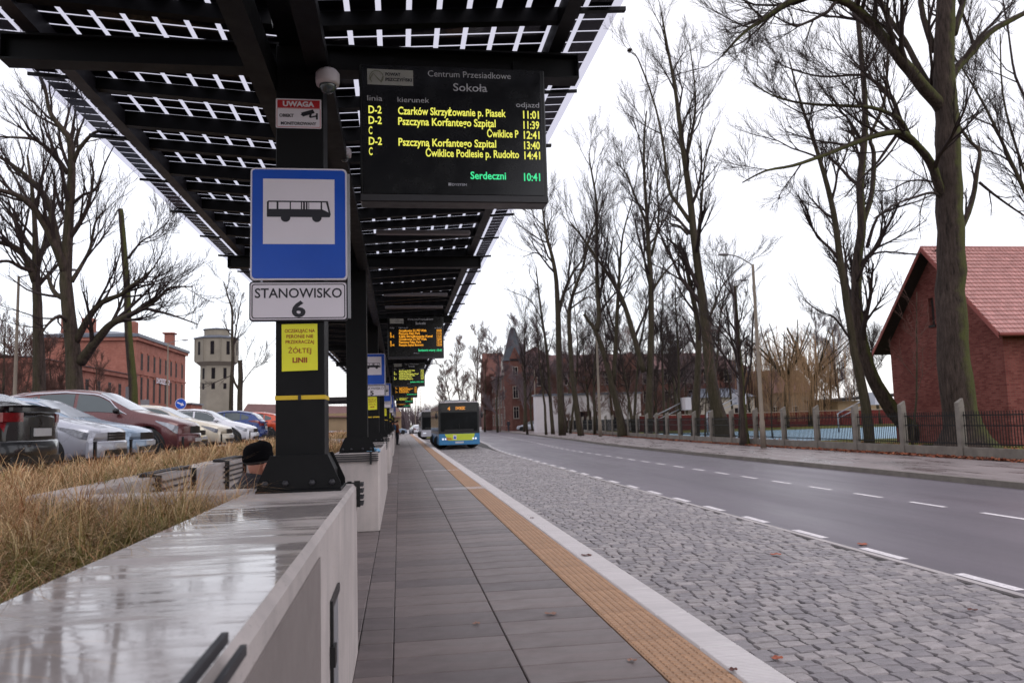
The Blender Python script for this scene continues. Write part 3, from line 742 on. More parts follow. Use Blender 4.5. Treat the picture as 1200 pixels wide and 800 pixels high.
# ------------------------------------------------------------------ departure boards
m_led = emis('yellow_led', (228, 226, 92), 1.15); m_ledo = emis('amber_led', (255, 170, 40), 1.2); m_ledg = emis('green_led', (60, 230, 150), 1.05)
def board(Y, label, rows, mled, last, first=False):
    t = thing('departure_board', label, 'departure board', (.395, Y, 0), 0, 'departure boards hanging under the canopy')
    z1, z0 = 3.905, 2.965
    MB().box(-.628, .628, 0, .17, z0, z1, ch=.008).build('housing', m_plastic, t)
    MB().box(-.612, .600, -.006, -.0005, z0+.05, z1-.012, ch=.002).build('screen', m_screen, t)
    bx('bottom_rail', m_steel2, t, -.626, .626, -.010, -.0065, z0+.004, z0+.046)
    for xx in (-.45, .42): bx('hanger', m_steel, t, xx, xx+.05, .06, .11, z1+.002, 3.99)
    u = lambda cx: -.625+(cx-24)/1066*1.25
    zz = lambda cy: 3.895-(cy-14)/853
    y = -.0075
    MB().prism([(u(66), zz(128)), (u(325), zz(130)), (u(325), zz(38)), (u(66), zz(36))], -.0075, -.0062).build('logo_plaque', M('plaque', (176, 176, 170), .5, .03, 4, 0), t)
    letters('POWIAT', m_black, t, u(168), -.009, zz(74), .030, .100, 'LEFT', .001)
    letters('PSZCZYŃSKI', m_black, t, u(168), -.009, zz(105), .030, .176, 'LEFT', .001)
    lg = MB(); mg = M('plaque_mark', (120, 124, 96), .5, .03, 4, 0)
    lg.tube([(u(118)+.045*cos(a)*1.0, -.0085, zz(84)+.045*sin(a)) for a in [2*pi*k/18-.9 for k in range(15)]], .0022, 4)
    lg.tube([(u(78), -.0085, zz(100)), (u(100), -.0085, zz(62)), (u(122), -.0085, zz(88)), (u(140), -.0085, zz(110)), (u(155), -.0085, zz(78))], .0022, 4)
    lg.build('plaque_emblem', mg, t)
    letters('Centrum Przesiadkowe', m_grey_txt, t, u(651), -.008, zz(70), .062, (892-410)/853, 'CENTER')
    letters('Sokoła', m_grey_txt, t, u(653), -.008, zz(152), .078, 197/853, 'CENTER', .0006)
    letters('linia', m_grey_txt, t, u(65), -.008, zz(224), .052, 84/853)
    letters('kierunek', m_grey_txt, t, u(235), -.008, zz(228), .052, 180/853)
    letters('odjazd', m_grey_txt, t, u(1055), -.008, zz(238), .052, 136/853, 'RIGHT')
    for r in rows:
        cy, a, b, bx0, bx1, c = r
        if a: letters(a, mled, t, u(71), -.008, zz(cy+20), .074, (73 if len(a) > 1 else 20)/853, 'LEFT', .0013)
        letters(b, mled, t, u(bx0), -.008, zz(cy+22), .074, (bx1-bx0)/853, 'LEFT', .0013)
        letters(c, mled, t, u(1052), -.008, zz(cy+27), .076, 93/853, 'RIGHT', .0015)
    letters(last, m_ledg, t, u(848 if first else 930), -.008, zz(672), .072, (205 if first else 330)/853, 'RIGHT', .0013)
    letters('10:41', m_ledg, t, u(1048), -.008, zz(678), .076, 95/853, 'RIGHT', .0015)
    letters('DYSTEN', M('maker_print', (170, 170, 180), .5, .03, 4, 0), t, u(536), -.0115, zz(714)-.0, .022, 84/853, 'LEFT', .0006)
    m = MB(); m.box(u(515), u(532), -.0115, -.010, zz(714), zz(698)); m.build('maker_mark', M('maker_print', (170, 170, 180), .5, .03, 4, 0), t)
    return t
board(5.20, 'large near departure board listing five yellow departures beside stand 6', [
    (278, 'D-2', 'Czarków Skrzyżowanie p. Piasek', 237, 857, '11:01'), (340, 'D-2', 'Pszczyna Korfantego Szpital', 237, 796, '11:39'),
    (400, 'C', 'Ćwiklice P', 745, 928, '12:41'), (462, 'D-2', 'Pszczyna Korfantego Szpital', 237, 796, '13:40'), (522, 'C', 'Ćwiklice Podlesie p. Rudołto', 390, 928, '14:41')], m_led, 'Serdeczni', True)
blabs = ['second departure board from the camera with amber lines', 'third departure board with yellow lines', 'fourth departure board with amber lines', 'fifth small departure board far along', 'farthest tiny departure board under the canopy']
for i, (Y, mm) in enumerate(((18.0, m_ledo), (31.6, m_led), (44.8, m_ledo), (58.4, m_led), (72.0, m_ledo))):
    rw_ = [(270, '', 'Goczałkowice Zd. PKP Wisła', 237, 760, '10:50'), (325, 'B', 'Pszczyna Pałac Park', 237, 640, '11:15'), (380, 'D-2', 'Łąka Skrzyżowanie Kanał', 237, 880, '11:31'),
           (435, '', 'Goczałkowice Zd. PKP Wisła', 237, 760, '12:05'), (490, 'B', 'Pszczyna Pałac Park', 237, 660, '12:14'), (545, 'D-4', 'Pszczyna Szpital Batorego', 237, 700, '12:53')]
    board(Y, blabs[i], rw_, mm, 'Serdecznie witamy')
# ------------------------------------------------------------------ trees
class Tree:
    def __init__(s, seed, Y, minr=.006, dens=1.0):
        s.r = random.Random(seed); s.tr = MB(); s.cr = MB(); s.Y = Y; s.minr = minr; s.dens = dens
    def wander(s, p, d, L, r0, r1, n, jit, up):
        pts = [Vector(p)]; rs = [r0]; d = Vector(d).normalized(); g = s.r.gauss
        for i in range(n):
            d = (d + Vector((g(0, jit), g(0, jit), g(0, jit)+up))).normalized()
            pts.append(pts[-1]+d*(L/n)); rs.append(r0+(r1-r0)*((i+1)/n)**.8)
        return pts, rs
    def grow(s, p, d, L, r, lev, spread=.75, up=.06, k=(6, 6, 5), jit=.16):
        n = 5 if lev > 1 else (4 if lev == 1 else (2 if s.Y < 60 else 1))
        pts, rs = s.wander(p, d, L, r, max(s.minr*.7, r*.28), n, jit*(1 if lev > 1 else .62), up+(.05 if lev <= 1 else .02))
        s.cr.tube(pts, rs, 5 if r > .03 else 3, cap=False)
        if lev <= 0: return
        s.sprout(pts, rs, L, lev, k, .22, spread, up, jit)
    def sprout(s, pts, rs, L, lev, k, t0=.25, spread=.75, up=.06, jit=.16, lr=.60):
        cnt = k[min(lev, len(k)) - 1]; n = len(pts)-1
        if lev == 1: cnt = int(cnt*(1.25 if s.Y < 60 else 1.7))
        if lev <= 2: cnt = max(2, int(round(cnt*s.dens)))
        for j in range(cnt):
            t = t0+(1-t0)*((j+s.r.random())/cnt); f = min(t*n, n-1e-3); i = int(f); q = pts[i].lerp(pts[i+1], f-i)
            d = (pts[i+1]-pts[i]).normalized()
            a = Vector((s.r.gauss(0, 1), s.r.gauss(0, 1), s.r.gauss(0, .8))); a -= d*a.dot(d)
            if a.length < 1e-3: continue
            a.normalize(); ang = s.r.uniform(.45, 1.0)*spread*(1.2 if lev > 2 else .95)
            nd = d*cos(ang)+a*sin(ang)
            rr_ = rs[i]+(rs[i+1]-rs[i])*(f-i)
            s.grow(q, nd, L*lr*s.r.uniform(.6, 1.15)*(1.15-.5*t), max(s.minr, min(rr_*.6, rr_*.6)), lev-1, spread, up, k, jit)
        # the leader goes on as a fork
    def limb(s, px, r0, r1, Yo=0, Y1=None, trunk=False, sides=9, lev=3, L=None, k=(5, 5, 5), t0=.15, spread=.75, up=.05, jit=.17, flare=0, lr=1.0):
        """limb along points of the photograph, at the tree's distance (drifting in depth along its way)"""
        Ya = s.Y+Yo; Yb = Ya if Y1 is None else s.Y+Y1; n = len(px)
        P_ = [at(a, b, Ya+(Yb-Ya)*i/(n-1)) for i, (a, b) in enumerate(px)]
        if trunk and px[0][1] > 480: P_[0].z = (.80 if P_[0].x < -2 else -.14)
        # Catmull-Rom smoothing with slight bark wander
        pts = []; rs = []
        for i in range(n-1):
            p0, p1, p2, p3 = P_[max(i-1, 0)], P_[i], P_[i+1], P_[min(i+2, n-1)]
            for q in range(3):
                t = q/3
                v = .5*((2*p1)+(p2-p0)*t+(2*p0-5*p1+4*p2-p3)*t*t+(3*p1-p0-3*p2+p3)*t*t*t)
                pts.append(v)
        pts.append(P_[-1]); m = len(pts)
        for i in range(m):
            t = i/(m-1); r = r0+(r1-r0)*t**.85
            r *= 1+s.r.uniform(-.02, .02)
            if flare: r += flare*max(0, 1-t*m/4.0)**1.6
            rs.append(r); 
            if i not in (0,): pts[i] = pts[i]+Vector((s.r.gauss(0, r*.02), s.r.gauss(0, r*.06), 0))
        (s.tr if (trunk or r0 > .09) else s.cr).tube(pts, rs, sides)
        if lev > 0:
            LL = L or sum((pts[i+1]-pts[i]).length for i in range(m-1))*.35
            s.sprout(pts, rs, LL*1.28/.55, lev, k, t0, spread*.92, up+.03, jit*.85)
        return pts, rs
    def done(s, name, label, group, bark=None, twig=None, base=None, cat='tree'):
        b = Vector(base) if base is not None else Vector(s.tr.v[0]); b.z = .85 if b.x < -2 else -.1
        t = thing(name, label, cat, (b.x, b.y, b.z), 0, group)
        for mb, nm, mt in ((s.tr, 'trunk', bark or m_bark2), (s.cr, 'crown', twig or m_twig)):
            if not mb.v: continue
            A = np.array(mb.v)-np.array(b); mb.v = A.tolist()
            mb.build(nm, mt, t)
        return t
GT = 'bare trees behind the fence across the road'
# great tree in front of the brick house
T = Tree(11, 27.6, .0055)
T.limb([(1132, 540), (1128, 500), (1119, 440), (1116, 400), (1115, 340), (1114, 270), (1112, 200), (1110, 140), (1107, 100), (1106, 60), (1108, 10), (1110, -60), (1106, -150)], .66, .30, trunk=True, sides=18, lev=0, flare=.85)
T.limb([(1113, 158), (1104, 128), (1084, 105), (1058, 72), (1034, 43), (1012, 18), (985, 0), (950, -4), (925, 2), (895, 22), (870, 40), (846, 66)], .30, .03, .35, -3, sides=12, k=(9, 9, 17), lev=3, L=2.9, t0=.25)
T.limb([(1112, 140), (1096, 112), (1078, 82), (1060, 48), (1040, 18), (1026, -10), (1000, -50)], .16, .07, .35, 2, lev=3, L=3)
T.limb([(1108, 108), (1120, 82), (1138, 62), (1160, 38), (1184, 24), (1215, 8), (1260, -20)], .19, .08, .35, 1, lev=3, L=3)
T.limb([(1114, 262), (1101, 222), (1090, 190), (1072, 168), (1056, 155), (1030, 158), (1000, 168), (965, 182), (930, 194), (898, 200), (870, 214)], .21, .02, .35, -4, lev=3, k=(9, 9, 11), L=2.4)
T.limb([(1068, 166), (1058, 146), (1048, 136), (1020, 126), (985, 124), (940, 121), (905, 112), (875, 92)], .12, .015, -1, -3, lev=3, k=(9, 9, 14), L=2.1)
T.limb([(1056, 148), (1046, 116), (1028, 98), (1008, 88), (965, 90), (930, 82), (905, 70)], .10, .015, -1, 1, lev=3, k=(9, 9, 14), L=2)
T.limb([(1117, 285), (1131, 258), (1140, 232), (1145, 200), (1148, 178), (1136, 165), (1124, 148)], .13, .05, .35, 1, lev=2, L=1)
T.limb([(1148, 214), (1165, 228), (1190, 246), (1215, 262)], .06, .03, .35, 1, lev=2)
T.limb([(1112, 238), (1094, 226), (1070, 232), (1048, 240), (1024, 256)], .07, .02, .35, -2, lev=2, k=(6, 6, 8), L=1.8)
T.limb([(1112, 228), (1096, 214), (1066, 212), (1040, 224), (1010, 220)], .05, .015, .35, 1, lev=2, k=(6, 6, 8), L=1.6)
T.limb([(1095, 60), (1082, 20), (1075, -30)], .15, .08, .35, 1, lev=3, L=3)
T.limb([(1118, 40), (1128, 5), (1135, -40)], .15, .08, .35, 1, lev=3, L=3)
T.done('bare_tree', 'very thick mossy bare tree standing before the red brick house', GT, m_bark1, base=at(1142, 535, 27.6))
T = Tree(12, 36.2, .006)
T.limb([(1088, 524), (1072, 506), (1052, 488), (1036, 466), (1022, 440), (1010, 400), (1004, 357), (1005, 306), (1010, 265), (1008, 217), (1013, 163), (1013, 110), (1006, 30), (1000, -50)], .44, .09, trunk=True, sides=12, lev=3, k=(10, 9, 13), L=3.2, t0=.35, flare=.3)
T.limb([(1011, 262), (1022, 225), (1024, 180), (1020, 160), (1036, 120), (1040, 70), (1042, 10)], .15, .05, 0, 2, lev=3, L=3)
T.limb([(1016, 290), (1028, 255), (1046, 245), (1075, 236), (1094, 228)], .09, .02, 0, 0, lev=3, L=1.6, k=(9, 9, 9))
T.limb([(1004, 330), (1018, 302), (1038, 295), (1080, 298), (1110, 290)], .07, .02, -1, -3, lev=2, L=1.4)
T.done('bare_tree', 'mossy bare tree leaning up from the corner of the brick house', GT, m_bark1, base=at(1088, 520, 36.2))
T = Tree(13, 34.8, .006)
T.limb([(1019, 522), (1014, 473), (1002, 415), (993, 357), (984, 300), (977, 250), (966, 205), (955, 170), (944, 138), (934, 105), (925, 70)], .26, .03, trunk=True, sides=10, lev=3, k=(10, 9, 14), L=2.6, t0=.3)
T.limb([(998, 400), (978, 372), (962, 366), (940, 350)], .06, .02, 0, -1, lev=2, L=1.5, k=(6, 7, 6))
T.done('bare_tree', 'slim bare tree leaning left beside the mossy leaning one', GT, m_bark2, base=at(1019, 521, 34.8))
T = Tree(14, 34, .008)
T.limb([(1330, 520), (1290, 430), (1240, 310), (1200, 222), (1186, 192), (1162, 140), (1140, 100), (1118, 66)], .17, .03, trunk=True, sides=9, lev=3, k=(10, 9, 13), L=3)
T.limb([(1240, 310), (1215, 240), (1190, 170), (1175, 110), (1172, 40)], .10, .03, 0, 1, lev=3, k=(9, 9, 9), L=3)
T.limb([(1210, 130), (1190, 90), (1182, 40), (1172, -20)], .08, .03, 0, 1, lev=3, k=(6, 6, 5), L=3)
T.done('bare_tree', 'bare tree whose slanting stems reach in from the right edge', GT, m_bark2, base=at(1330, 520, 34))
T = Tree(15, 38.4, .008)
T.limb([(873, 522), (871, 490), (869, 447), (866, 414), (864, 380), (861, 335)], .19, .07, trunk=True, sides=9, lev=3, k=(9, 8, 9), L=2.2, t0=.3, flare=.12)
T.limb([(869, 442), (862, 415), (855, 390), (850, 350)], .09, .03, 0, 1, lev=3, k=(5, 5, 5), L=2)
T.limb([(870, 470), (880, 425), (882, 380), (886, 350)], .07, .03, 0, -1, lev=3, k=(5, 5, 5), L=1.8)
T.done('bare_tree', 'slender forked tree standing on the street side of the fence', 'slender trees along the street', m_bark1, base=at(873, 521, 38.4))
T = Tree(16, 52, .0075, 0.85)
T.limb([(850, 516), (842, 485), (834, 450), (829, 400), (823, 350), (815, 290), (807, 220), (799, 165), (792, 110), (783, 60), (775, 15)], .52, .05, trunk=True, sides=12, lev=3, k=(10, 9, 14), L=4.2, t0=.35, flare=.25)
T.limb([(809, 260), (795, 240), (784, 222), (778, 175), (768, 125), (748, 70), (740, 62)], .16, .03, 0, 1, lev=3, k=(9, 9, 9), L=3)
T.limb([(803, 190), (812, 150), (815, 110), (808, 50)], .14, .03, 0, -1, lev=3, k=(9, 9, 9), L=3)
T.limb([(816, 290), (822, 240), (826, 190), (838, 150)], .12, .03, 0, 1, lev=3, k=(6, 6, 5), L=3)
T.limb([(806, 275), (796, 265), (786, 262), (782, 256), (770, 262)], .10, .02, 0, -1, lev=3, k=(9, 8, 9), L=2)
T.limb([(827, 386), (840, 350), (850, 330), (870, 310)], .10, .02, 0, -1, lev=3, k=(9, 8, 9), L=3)
T.done('bare_tree', 'tall stout leaning tree, tallest of those left of the lamp posts', GT, m_bark2, base=at(850, 514, 52))
T = Tree(17, 54, .0075, 0.7)
T.limb([(815, 515), (816, 470), (818, 430), (818, 380), (808, 330), (800, 290)], .34, .12, trunk=True, sides=9, lev=3, k=(9, 9, 11), L=3.5, t0=.4)
T.done('bare_tree', 'straight dark trunk close left of the stout leaning tree', GT, m_bark2, base=at(815, 513, 54))
T = Tree(18, 61, .008, 0.78)
T.limb([(760, 514), (761, 480), (762, 440), (763, 390), (763, 335), (760, 290), (758, 250), (755, 205), (755, 160), (758, 130)], .38, .05, trunk=True, sides=11, lev=3, k=(10, 9, 14), L=4.4, t0=.4)
T.limb([(755, 436), (744, 398), (731, 355), (718, 330), (704, 309), (680, 275), (668, 260)], .26, .05, 0, 1, lev=3, k=(9, 8, 9), L=3.5)
T.limb([(758, 262), (742, 225), (735, 205), (722, 190)], .12, .03, 0, 1, lev=3, k=(9, 9, 9), L=3)
T.limb([(765, 340), (780, 318), (798, 300), (806, 296)], .10, .03, 0, 1, lev=3, k=(6, 6, 5), L=3)
T.limb([(763, 300), (772, 260), (770, 215), (776, 180)], .13, .03, 0, -1, lev=3, k=(9, 9, 9), L=3.5)
T.done('bare_tree', 'tall straight tree with a left fork, behind the middle of the fence', GT, m_bark2, base=at(760, 512, 61))
T = Tree(19, 65, .008, 0.7)
T.limb([(731, 512), (726, 487), (717, 449), (708, 415), (698, 388), (690, 376), (684, 368)], .38, .11, trunk=True, sides=10, lev=1, k=(4, 4, 4), L=1, flare=.2)
T.limb([(699, 388), (702, 370), (700, 335), (699, 290), (699, 237), (692, 195), (690, 180)], .26, .04, 0, 1, lev=3, k=(10, 9, 14), L=4.2)
T.limb([(719, 450), (722, 400), (724, 352), (726, 320), (730, 275), (742, 232)], .24, .04, 0, -1, lev=3, k=(10, 9, 13), L=3.8)
T.done('bare_tree', 'crooked dark tree leaning left with a broken stub', GT, m_bark2, base=at(731, 511, 65))
T = Tree(20, 74, .009, 0.75)
T.limb([(681, 510), (677, 487), (672, 449), (668, 401), (667, 366), (674, 337), (684, 310), (690, 280), (702, 250), (712, 225)], .33, .05, trunk=True, sides=9, lev=3, k=(10, 9, 14), L=4, t0=.4)
T.limb([(668, 362), (682, 352), (690, 348), (698, 352)], .10, .04, 0, -1, lev=2, k=(5, 5, 4), L=2)
T.done('bare_tree', 'bare tree curving right, next to the twin dark trunks', GT, m_bark2, base=at(681, 509, 74))
T = Tree(21, 78, .009, 0.75)
T.limb([(659, 508), (656, 440), (654, 377), (652, 330), (647, 300), (641, 280), (637, 254), (633, 225)], .40, .05, trunk=True, sides=9, lev=3, k=(10, 9, 14), L=4, t0=.45)
T.limb([(655, 365), (662, 340), (672, 318), (684, 300), (688, 262)], .22, .04, 0, 1, lev=3, k=(9, 9, 11), L=4)
T.limb([(642, 305), (628, 296), (612, 302)], .08, .03, 0, 1, lev=3, k=(6, 6, 5), L=3)
T.done('bare_tree', 'thick forked tree with a pale stem, leftmost stout one by the fence', GT, m_bark2, base=at(659, 507, 78))
T = Tree(22, 86, .009, 0.8)
T.limb([(648, 508), (645, 470), (641, 413), (634, 365), (630, 330), (628, 312)], .24, .05, trunk=True, sides=7, lev=3, k=(5, 6, 8), L=2.5)
T.limb([(635, 375), (622, 352), (606, 344), (590, 338)], .07, .02, 0, 1, lev=2, k=(5, 6, 5), L=1.5)
T.done('bare_tree', 'thin dark tree with a branch arching left over the street', GT, m_bark2, base=at(648, 507, 86))
p = at(738, 59, 53); T = Tree(77, 53, .006)
for q in range(60):
    a_ = Vector((T.r.gauss(0, 1), T.r.gauss(0, 1), T.r.gauss(0, 1))).normalized(); T.cr.tube([(0, 0, 0), tuple(a_*.12), tuple(a_*.20+Vector((0, 0, -.02)))], [.02, .03, .012], 3, False)
T.cr.ell((0, 0, 0), (.13, .13, .12), 10, 7)
tag(T.cr.build('mistletoe', m_twig, None, tuple(p)), 'small dark mistletoe ball on the top left branch of the tallest leaning tree', 'mistletoe')
# loose background trees of the park
def bgtree(name, label, x, y, z, h, r, seed, k=(5, 6, 9), twig=None, lean=0, Ls=.28, group=None, minr=.014, t0=.3, up=.09):
    T = Tree(seed, y, minr); rg = T.r
    pts, rs = T.wander((x, y, z), (lean, rg.uniform(-.05, .05), 1), h, r, r*.22, 9, .045, .03)
    T.tr.tube(pts, rs, 7)
    T.sprout(pts, rs, h*Ls/.55, 3, k, t0, .8, up, .17)
    return T.done(name, label, group, None, twig, base=Vector((x, y, z)))
bgs = [(690, 96, 13, 'bare tree behind the white building, left of the pale pole', 1), (718, 100, 15, 'bare tree behind the right part of the white building', 2), (742, 84, 12, 'bare park tree just left of the tall straight tree', 3),
       (782, 92, 13, 'bare park tree before the red brick boundary wall', 4), (797, 74, 10, 'low bare tree beside the basketball backboard', 5), (838, 98, 14, 'bare tree far behind the stout leaning tree', 6),
       (892, 104, 13, 'bare tree just left of the willow', 7), (972, 100, 12, 'bare tree right of the willow', 8), (987, 108, 14, 'bare tree rising beyond the dark garage roof', 9),
       (1032, 90, 13, 'bare tree beside the far corner of the brick house', 10), (668, 112, 16, 'bare tree rising behind the white building roof', 11), (706, 120, 15, 'distant bare tree before the school roof', 12), (956, 112, 16, 'tall bare tree beyond the willow', 13), (768, 110, 15, 'distant bare tree behind the tall straight tree', 14),
       (806, 116, 16, 'distant bare tree behind the straight dark trunk', 15), (860, 112, 14, 'distant bare tree behind the slender forked tree', 16)]
for px, Y, h, lab, sd_ in bgs:
    p = at(px, 495, Y)
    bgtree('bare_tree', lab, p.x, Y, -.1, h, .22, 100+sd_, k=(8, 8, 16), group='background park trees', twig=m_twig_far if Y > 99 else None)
for px, Y, h, lab, sd_ in ((618, 92, 15, 'slim bare tree at the far left end of the fence row', 1), (640, 84, 14, 'slender bare tree left of the thick pale forked tree', 2), (697, 76, 16, 'slender upright bare tree right of the twin trunks', 3),
                        (744, 70, 15, 'slender bare tree close left of the tall straight tree', 4), (779, 68, 15, 'slender bare tree close right of the tall straight tree', 5), (798, 62, 13, 'slender bare tree left of the straight dark trunk', 6), (835, 58, 12, 'slender bare tree right of the tall stout leaning tree', 7), (668, 88, 16, 'tall slim bare tree between the twin dark trunks', 8)):
    p = at(px, 505, Y)
    bgtree('bare_tree', lab, p.x, Y, -.1, h, .16, 600+sd_, k=(8, 8, 15), group='slender trees in the fence row', minr=.008, Ls=.26, t0=.25, lean=T.r.uniform(-.08, .08), up=.14)
shr = [(664, 92, 6, 'brown shrub before the left part of the white building', 1), (700, 96, 7, 'brown shrub before the middle of the white hall', 2), (736, 90, 7, 'brown shrub before the right end of the white hall', 3), (772, 86, 7.5, 'tangled shrub right of the tall straight tree', 4),
       (790, 94, 8, 'tangled brown shrub before the left end of the boundary wall', 5), (822, 100, 8, 'tangled shrub between the stout trunks, far back', 6), (846, 104, 8, 'tangled shrub beside the pale house', 7), (880, 98, 8, 'grey shrub left of the street lamp, behind the wall', 8),
       (905, 96, 8, 'brown shrub under the left willow', 9), (968, 98, 7.5, 'dark shrub right of the willows, behind the wall', 10), (985, 100, 9, 'dark dense shrub over the garage roof', 11), (1003, 112, 11, 'dark bushy tree behind the garage', 12), (750, 118, 14, 'grey bushy tree in front of the school roof', 13),
       (726, 112, 13, 'bushy bare tree before the school windows', 14), (785, 122, 14, 'far bushy bare tree right of the school', 15), (822, 124, 15, 'far bushy tree behind the thin trunks', 16), (680, 118, 12, 'bushy bare tree before the school, left part', 17), (655, 120, 12, 'bushy bare tree before the school turret side', 18)]
for px, Y, h, lab, sd_ in shr:
    p = at(px, 495, Y)
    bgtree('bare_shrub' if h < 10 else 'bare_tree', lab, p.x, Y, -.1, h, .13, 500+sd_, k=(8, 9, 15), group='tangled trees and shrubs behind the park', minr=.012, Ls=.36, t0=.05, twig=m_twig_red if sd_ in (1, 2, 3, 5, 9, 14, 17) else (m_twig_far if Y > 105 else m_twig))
for px, Y, h, lab, sd_ in ((866, 44, 7.5, 'young thin tree behind the dark lamp pole', 1), (905, 50, 5, 'thin sapling at the edge of the blue court', 2), (1068, 30.5, 6.5, 'pale thin sapling growing in front of the brick house gable', 3),
                        (826, 48, 9, 'thin tree with reddish leaves between the two stout trunks', 4)):
    p = at(px, 505, Y)
    bgtree('sapling', lab, p.x, Y, -.1, h, .06, 200+sd_, k=(3, 4, 8), group='saplings behind the fence', minr=.007, Ls=.35, twig=m_twig_red if sd_ > 2 else None)
# willow
def willow(px, Y, h, label, seed):
    p = at(px, 495, Y); T = Tree(seed, Y, .012); rg = T.r; z = -.1
    pts, rs = T.wander((p.x, Y, z), (.05, 0, 1), h*.45, .4, .28, 4, .03, 0); T.tr.tube(pts, rs, 8)
    for j in range(13):
        a = rg.uniform(0, 2*pi); d = Vector((cos(a)*.8, sin(a)*.8, 1.1))
        q, qr = T.wander(pts[-1], d, h*.62, .16, .05, 6, .10, -.015); T.tr.tube(q, qr, 5)
        for s_ in range(30):
            f = rg.uniform(1.0, 5.99); i = int(f); c = q[i].lerp(q[i+1], f-i)
            c = c + Vector((rg.gauss(0, .7), rg.gauss(0, .7), rg.gauss(0, .25)))
            L_ = min(c.z-.6, rg.uniform(3, 8.5)); 
            if L_ < .8: continue
            dx, dy = rg.gauss(0, .22), rg.gauss(0, .22)
            T.cr.tube([c, c+Vector((dx, dy, -.10*L_)), c+Vector((dx*1.8, dy*1.8, -.5*L_)), c+Vector((dx*1.9+rg.gauss(0, .08), dy*1.9, -L_))], [.022, .018, .014, .009], 3, False)
    T.done('willow_tree', label, 'willows', None, m_willow, base=Vector((p.x, Y, z)))
willow(921, 84, 11.5, 'golden weeping willow, left of the pair beyond the court', 31)
willow(950, 90, 12.0, 'golden weeping willow, right of the pair beyond the court', 32)
# trees on the station side
GL = 'bare trees by the car park'
T = Tree(41, 35, .006, 0.68)
T.limb([(90, 486), (88, 455), (85, 410), (80, 360), (77, 320), (79, 285), (82, 240), (84, 200), (82, 165), (70, 148), (58, 130), (52, 100), (40, 78)], .36, .04, trunk=True, sides=12, lev=3, k=(10, 9, 13), L=2.6, t0=.4, flare=.2)
T.limb([(77, 320), (66, 290), (52, 262), (36, 240), (18, 228), (-6, 222)], .20, .08, 0, -2, lev=3, k=(9, 8, 9), L=2.2)
T.limb([(72, 305), (64, 266), (54, 232), (32, 207), (0, 184), (-30, 172)], .17, .05, 0, 2, lev=3, k=(9, 8, 9), L=2.2)
T.limb([(80, 204), (66, 184), (52, 171), (38, 163), (14, 161), (-10, 160)], .11, .03, 0, -2, lev=3, k=(9, 8, 9), L=2)
T.limb([(86, 190), (92, 176), (104, 161), (112, 155), (120, 154)], .10, .05, 0, -1, lev=2, k=(5, 5, 5), L=1.4)
T.limb([(84, 240), (98, 228), (112, 222), (122, 194), (133, 172)], .08, .02, 0, -1, lev=3, k=(5, 5, 5), L=1.3)
T.limb([(82, 198), (90, 160), (100, 132), (92, 100)], .07, .02, 0, 1, lev=3, k=(5, 5, 5), L=1.4)
T.limb([(88, 402), (104, 372), (120, 354), (142, 345), (152, 336), (168, 325), (182, 312)], .16, .03, 0, -2, lev=3, k=(9, 9, 11), L=2)
T.limb([(94, 424), (106, 408), (118, 393), (130, 380), (146, 372), (168, 361), (185, 350), (199, 337), (226, 336)], .24, .02, 0, -3, lev=3, k=(10, 9, 13), L=2.2)
T.limb([(150, 370), (170, 362), (190, 366), (210, 372), (232, 380)], .08, .02, -2, -4, lev=3, k=(9, 9, 9), L=1.6)
T.limb([(79, 350), (66, 345), (58, 330), (56, 318)], .14, .05, 0, 1, lev=3, k=(6, 6, 5), L=2)
T.limb([(84, 330), (96, 310), (106, 290), (112, 260), (124, 246)], .10, .03, 0, 1, lev=3, k=(9, 9, 9), L=1.8)
T.limb([(82, 380), (70, 370), (56, 380), (48, 392)], .10, .03, 0, -2, lev=3, k=(6, 6, 5), L=1.8)
T.done('bare_tree', 'large spreading bare tree behind the parked cars, thickest on the left', GL, m_bark2, base=at(90, 484, 35))
T = Tree(42, 40, .006, 0.68)
T.limb([(47, 488), (46, 440), (45, 390), (43, 340), (42, 300), (41, 270), (38, 225), (32, 182)], .33, .05, trunk=True, sides=11, lev=3, k=(5, 6, 7), L=3, t0=.3)
T.limb([(42, 330), (32, 305), (20, 291), (0, 284), (-20, 282)], .20, .08, 0, -1, lev=3, k=(9, 9, 9), L=2.4)
T.limb([(44, 300), (30, 282), (16, 255), (4, 240)], .16, .05, 0, 2, lev=3, k=(9, 9, 9), L=2.4)
T.limb([(45, 308), (52, 285), (58, 255), (60, 230)], .14, .04, 0, 2, lev=3, k=(9, 9, 9), L=2)
T.limb([(42, 318), (26, 314), (10, 306), (-12, 308)], .12, .05, 0, -2, lev=2, k=(9, 9, 9), L=2)
T.done('bare_tree', 'bare tree close behind the left street lamp', GL, m_bark2, base=at(47, 486, 40))
T = Tree(43, 43, .009, 0.8)
T.limb([(158, 486), (156, 455), (153, 420), (150, 380), (149, 340), (146, 300), (143, 262), (141, 245)], .24, .13, trunk=True, sides=10, lev=0)
T.limb([(150, 303), (158, 292), (167, 282), (178, 276), (188, 268), (196, 262)], .07, .02, 0, -1, lev=3, k=(9, 8, 9), L=1.6)
T.limb([(149, 345), (160, 332), (176, 330), (190, 318)], .05, .02, 0, -1, lev=2, k=(5, 6, 5), L=1.6)
T.done('lopped_tree', 'lopped tree left as a tall bare mossy pole behind the maroon car', GL, m_bark1, base=at(158, 484, 43))
T = Tree(44, 78, .012)
T.limb([(271, 492), (271, 460), (273, 420), (272, 392), (272, 365), (268, 350), (262, 330)], .24, .04, trunk=True, sides=7, lev=3, k=(4, 6, 8), L=1.8, t0=.4)
T.limb([(273, 412), (276, 390), (280, 365), (284, 345)], .10, .03, 0, 1, lev=3, k=(4, 6, 6), L=1.6)
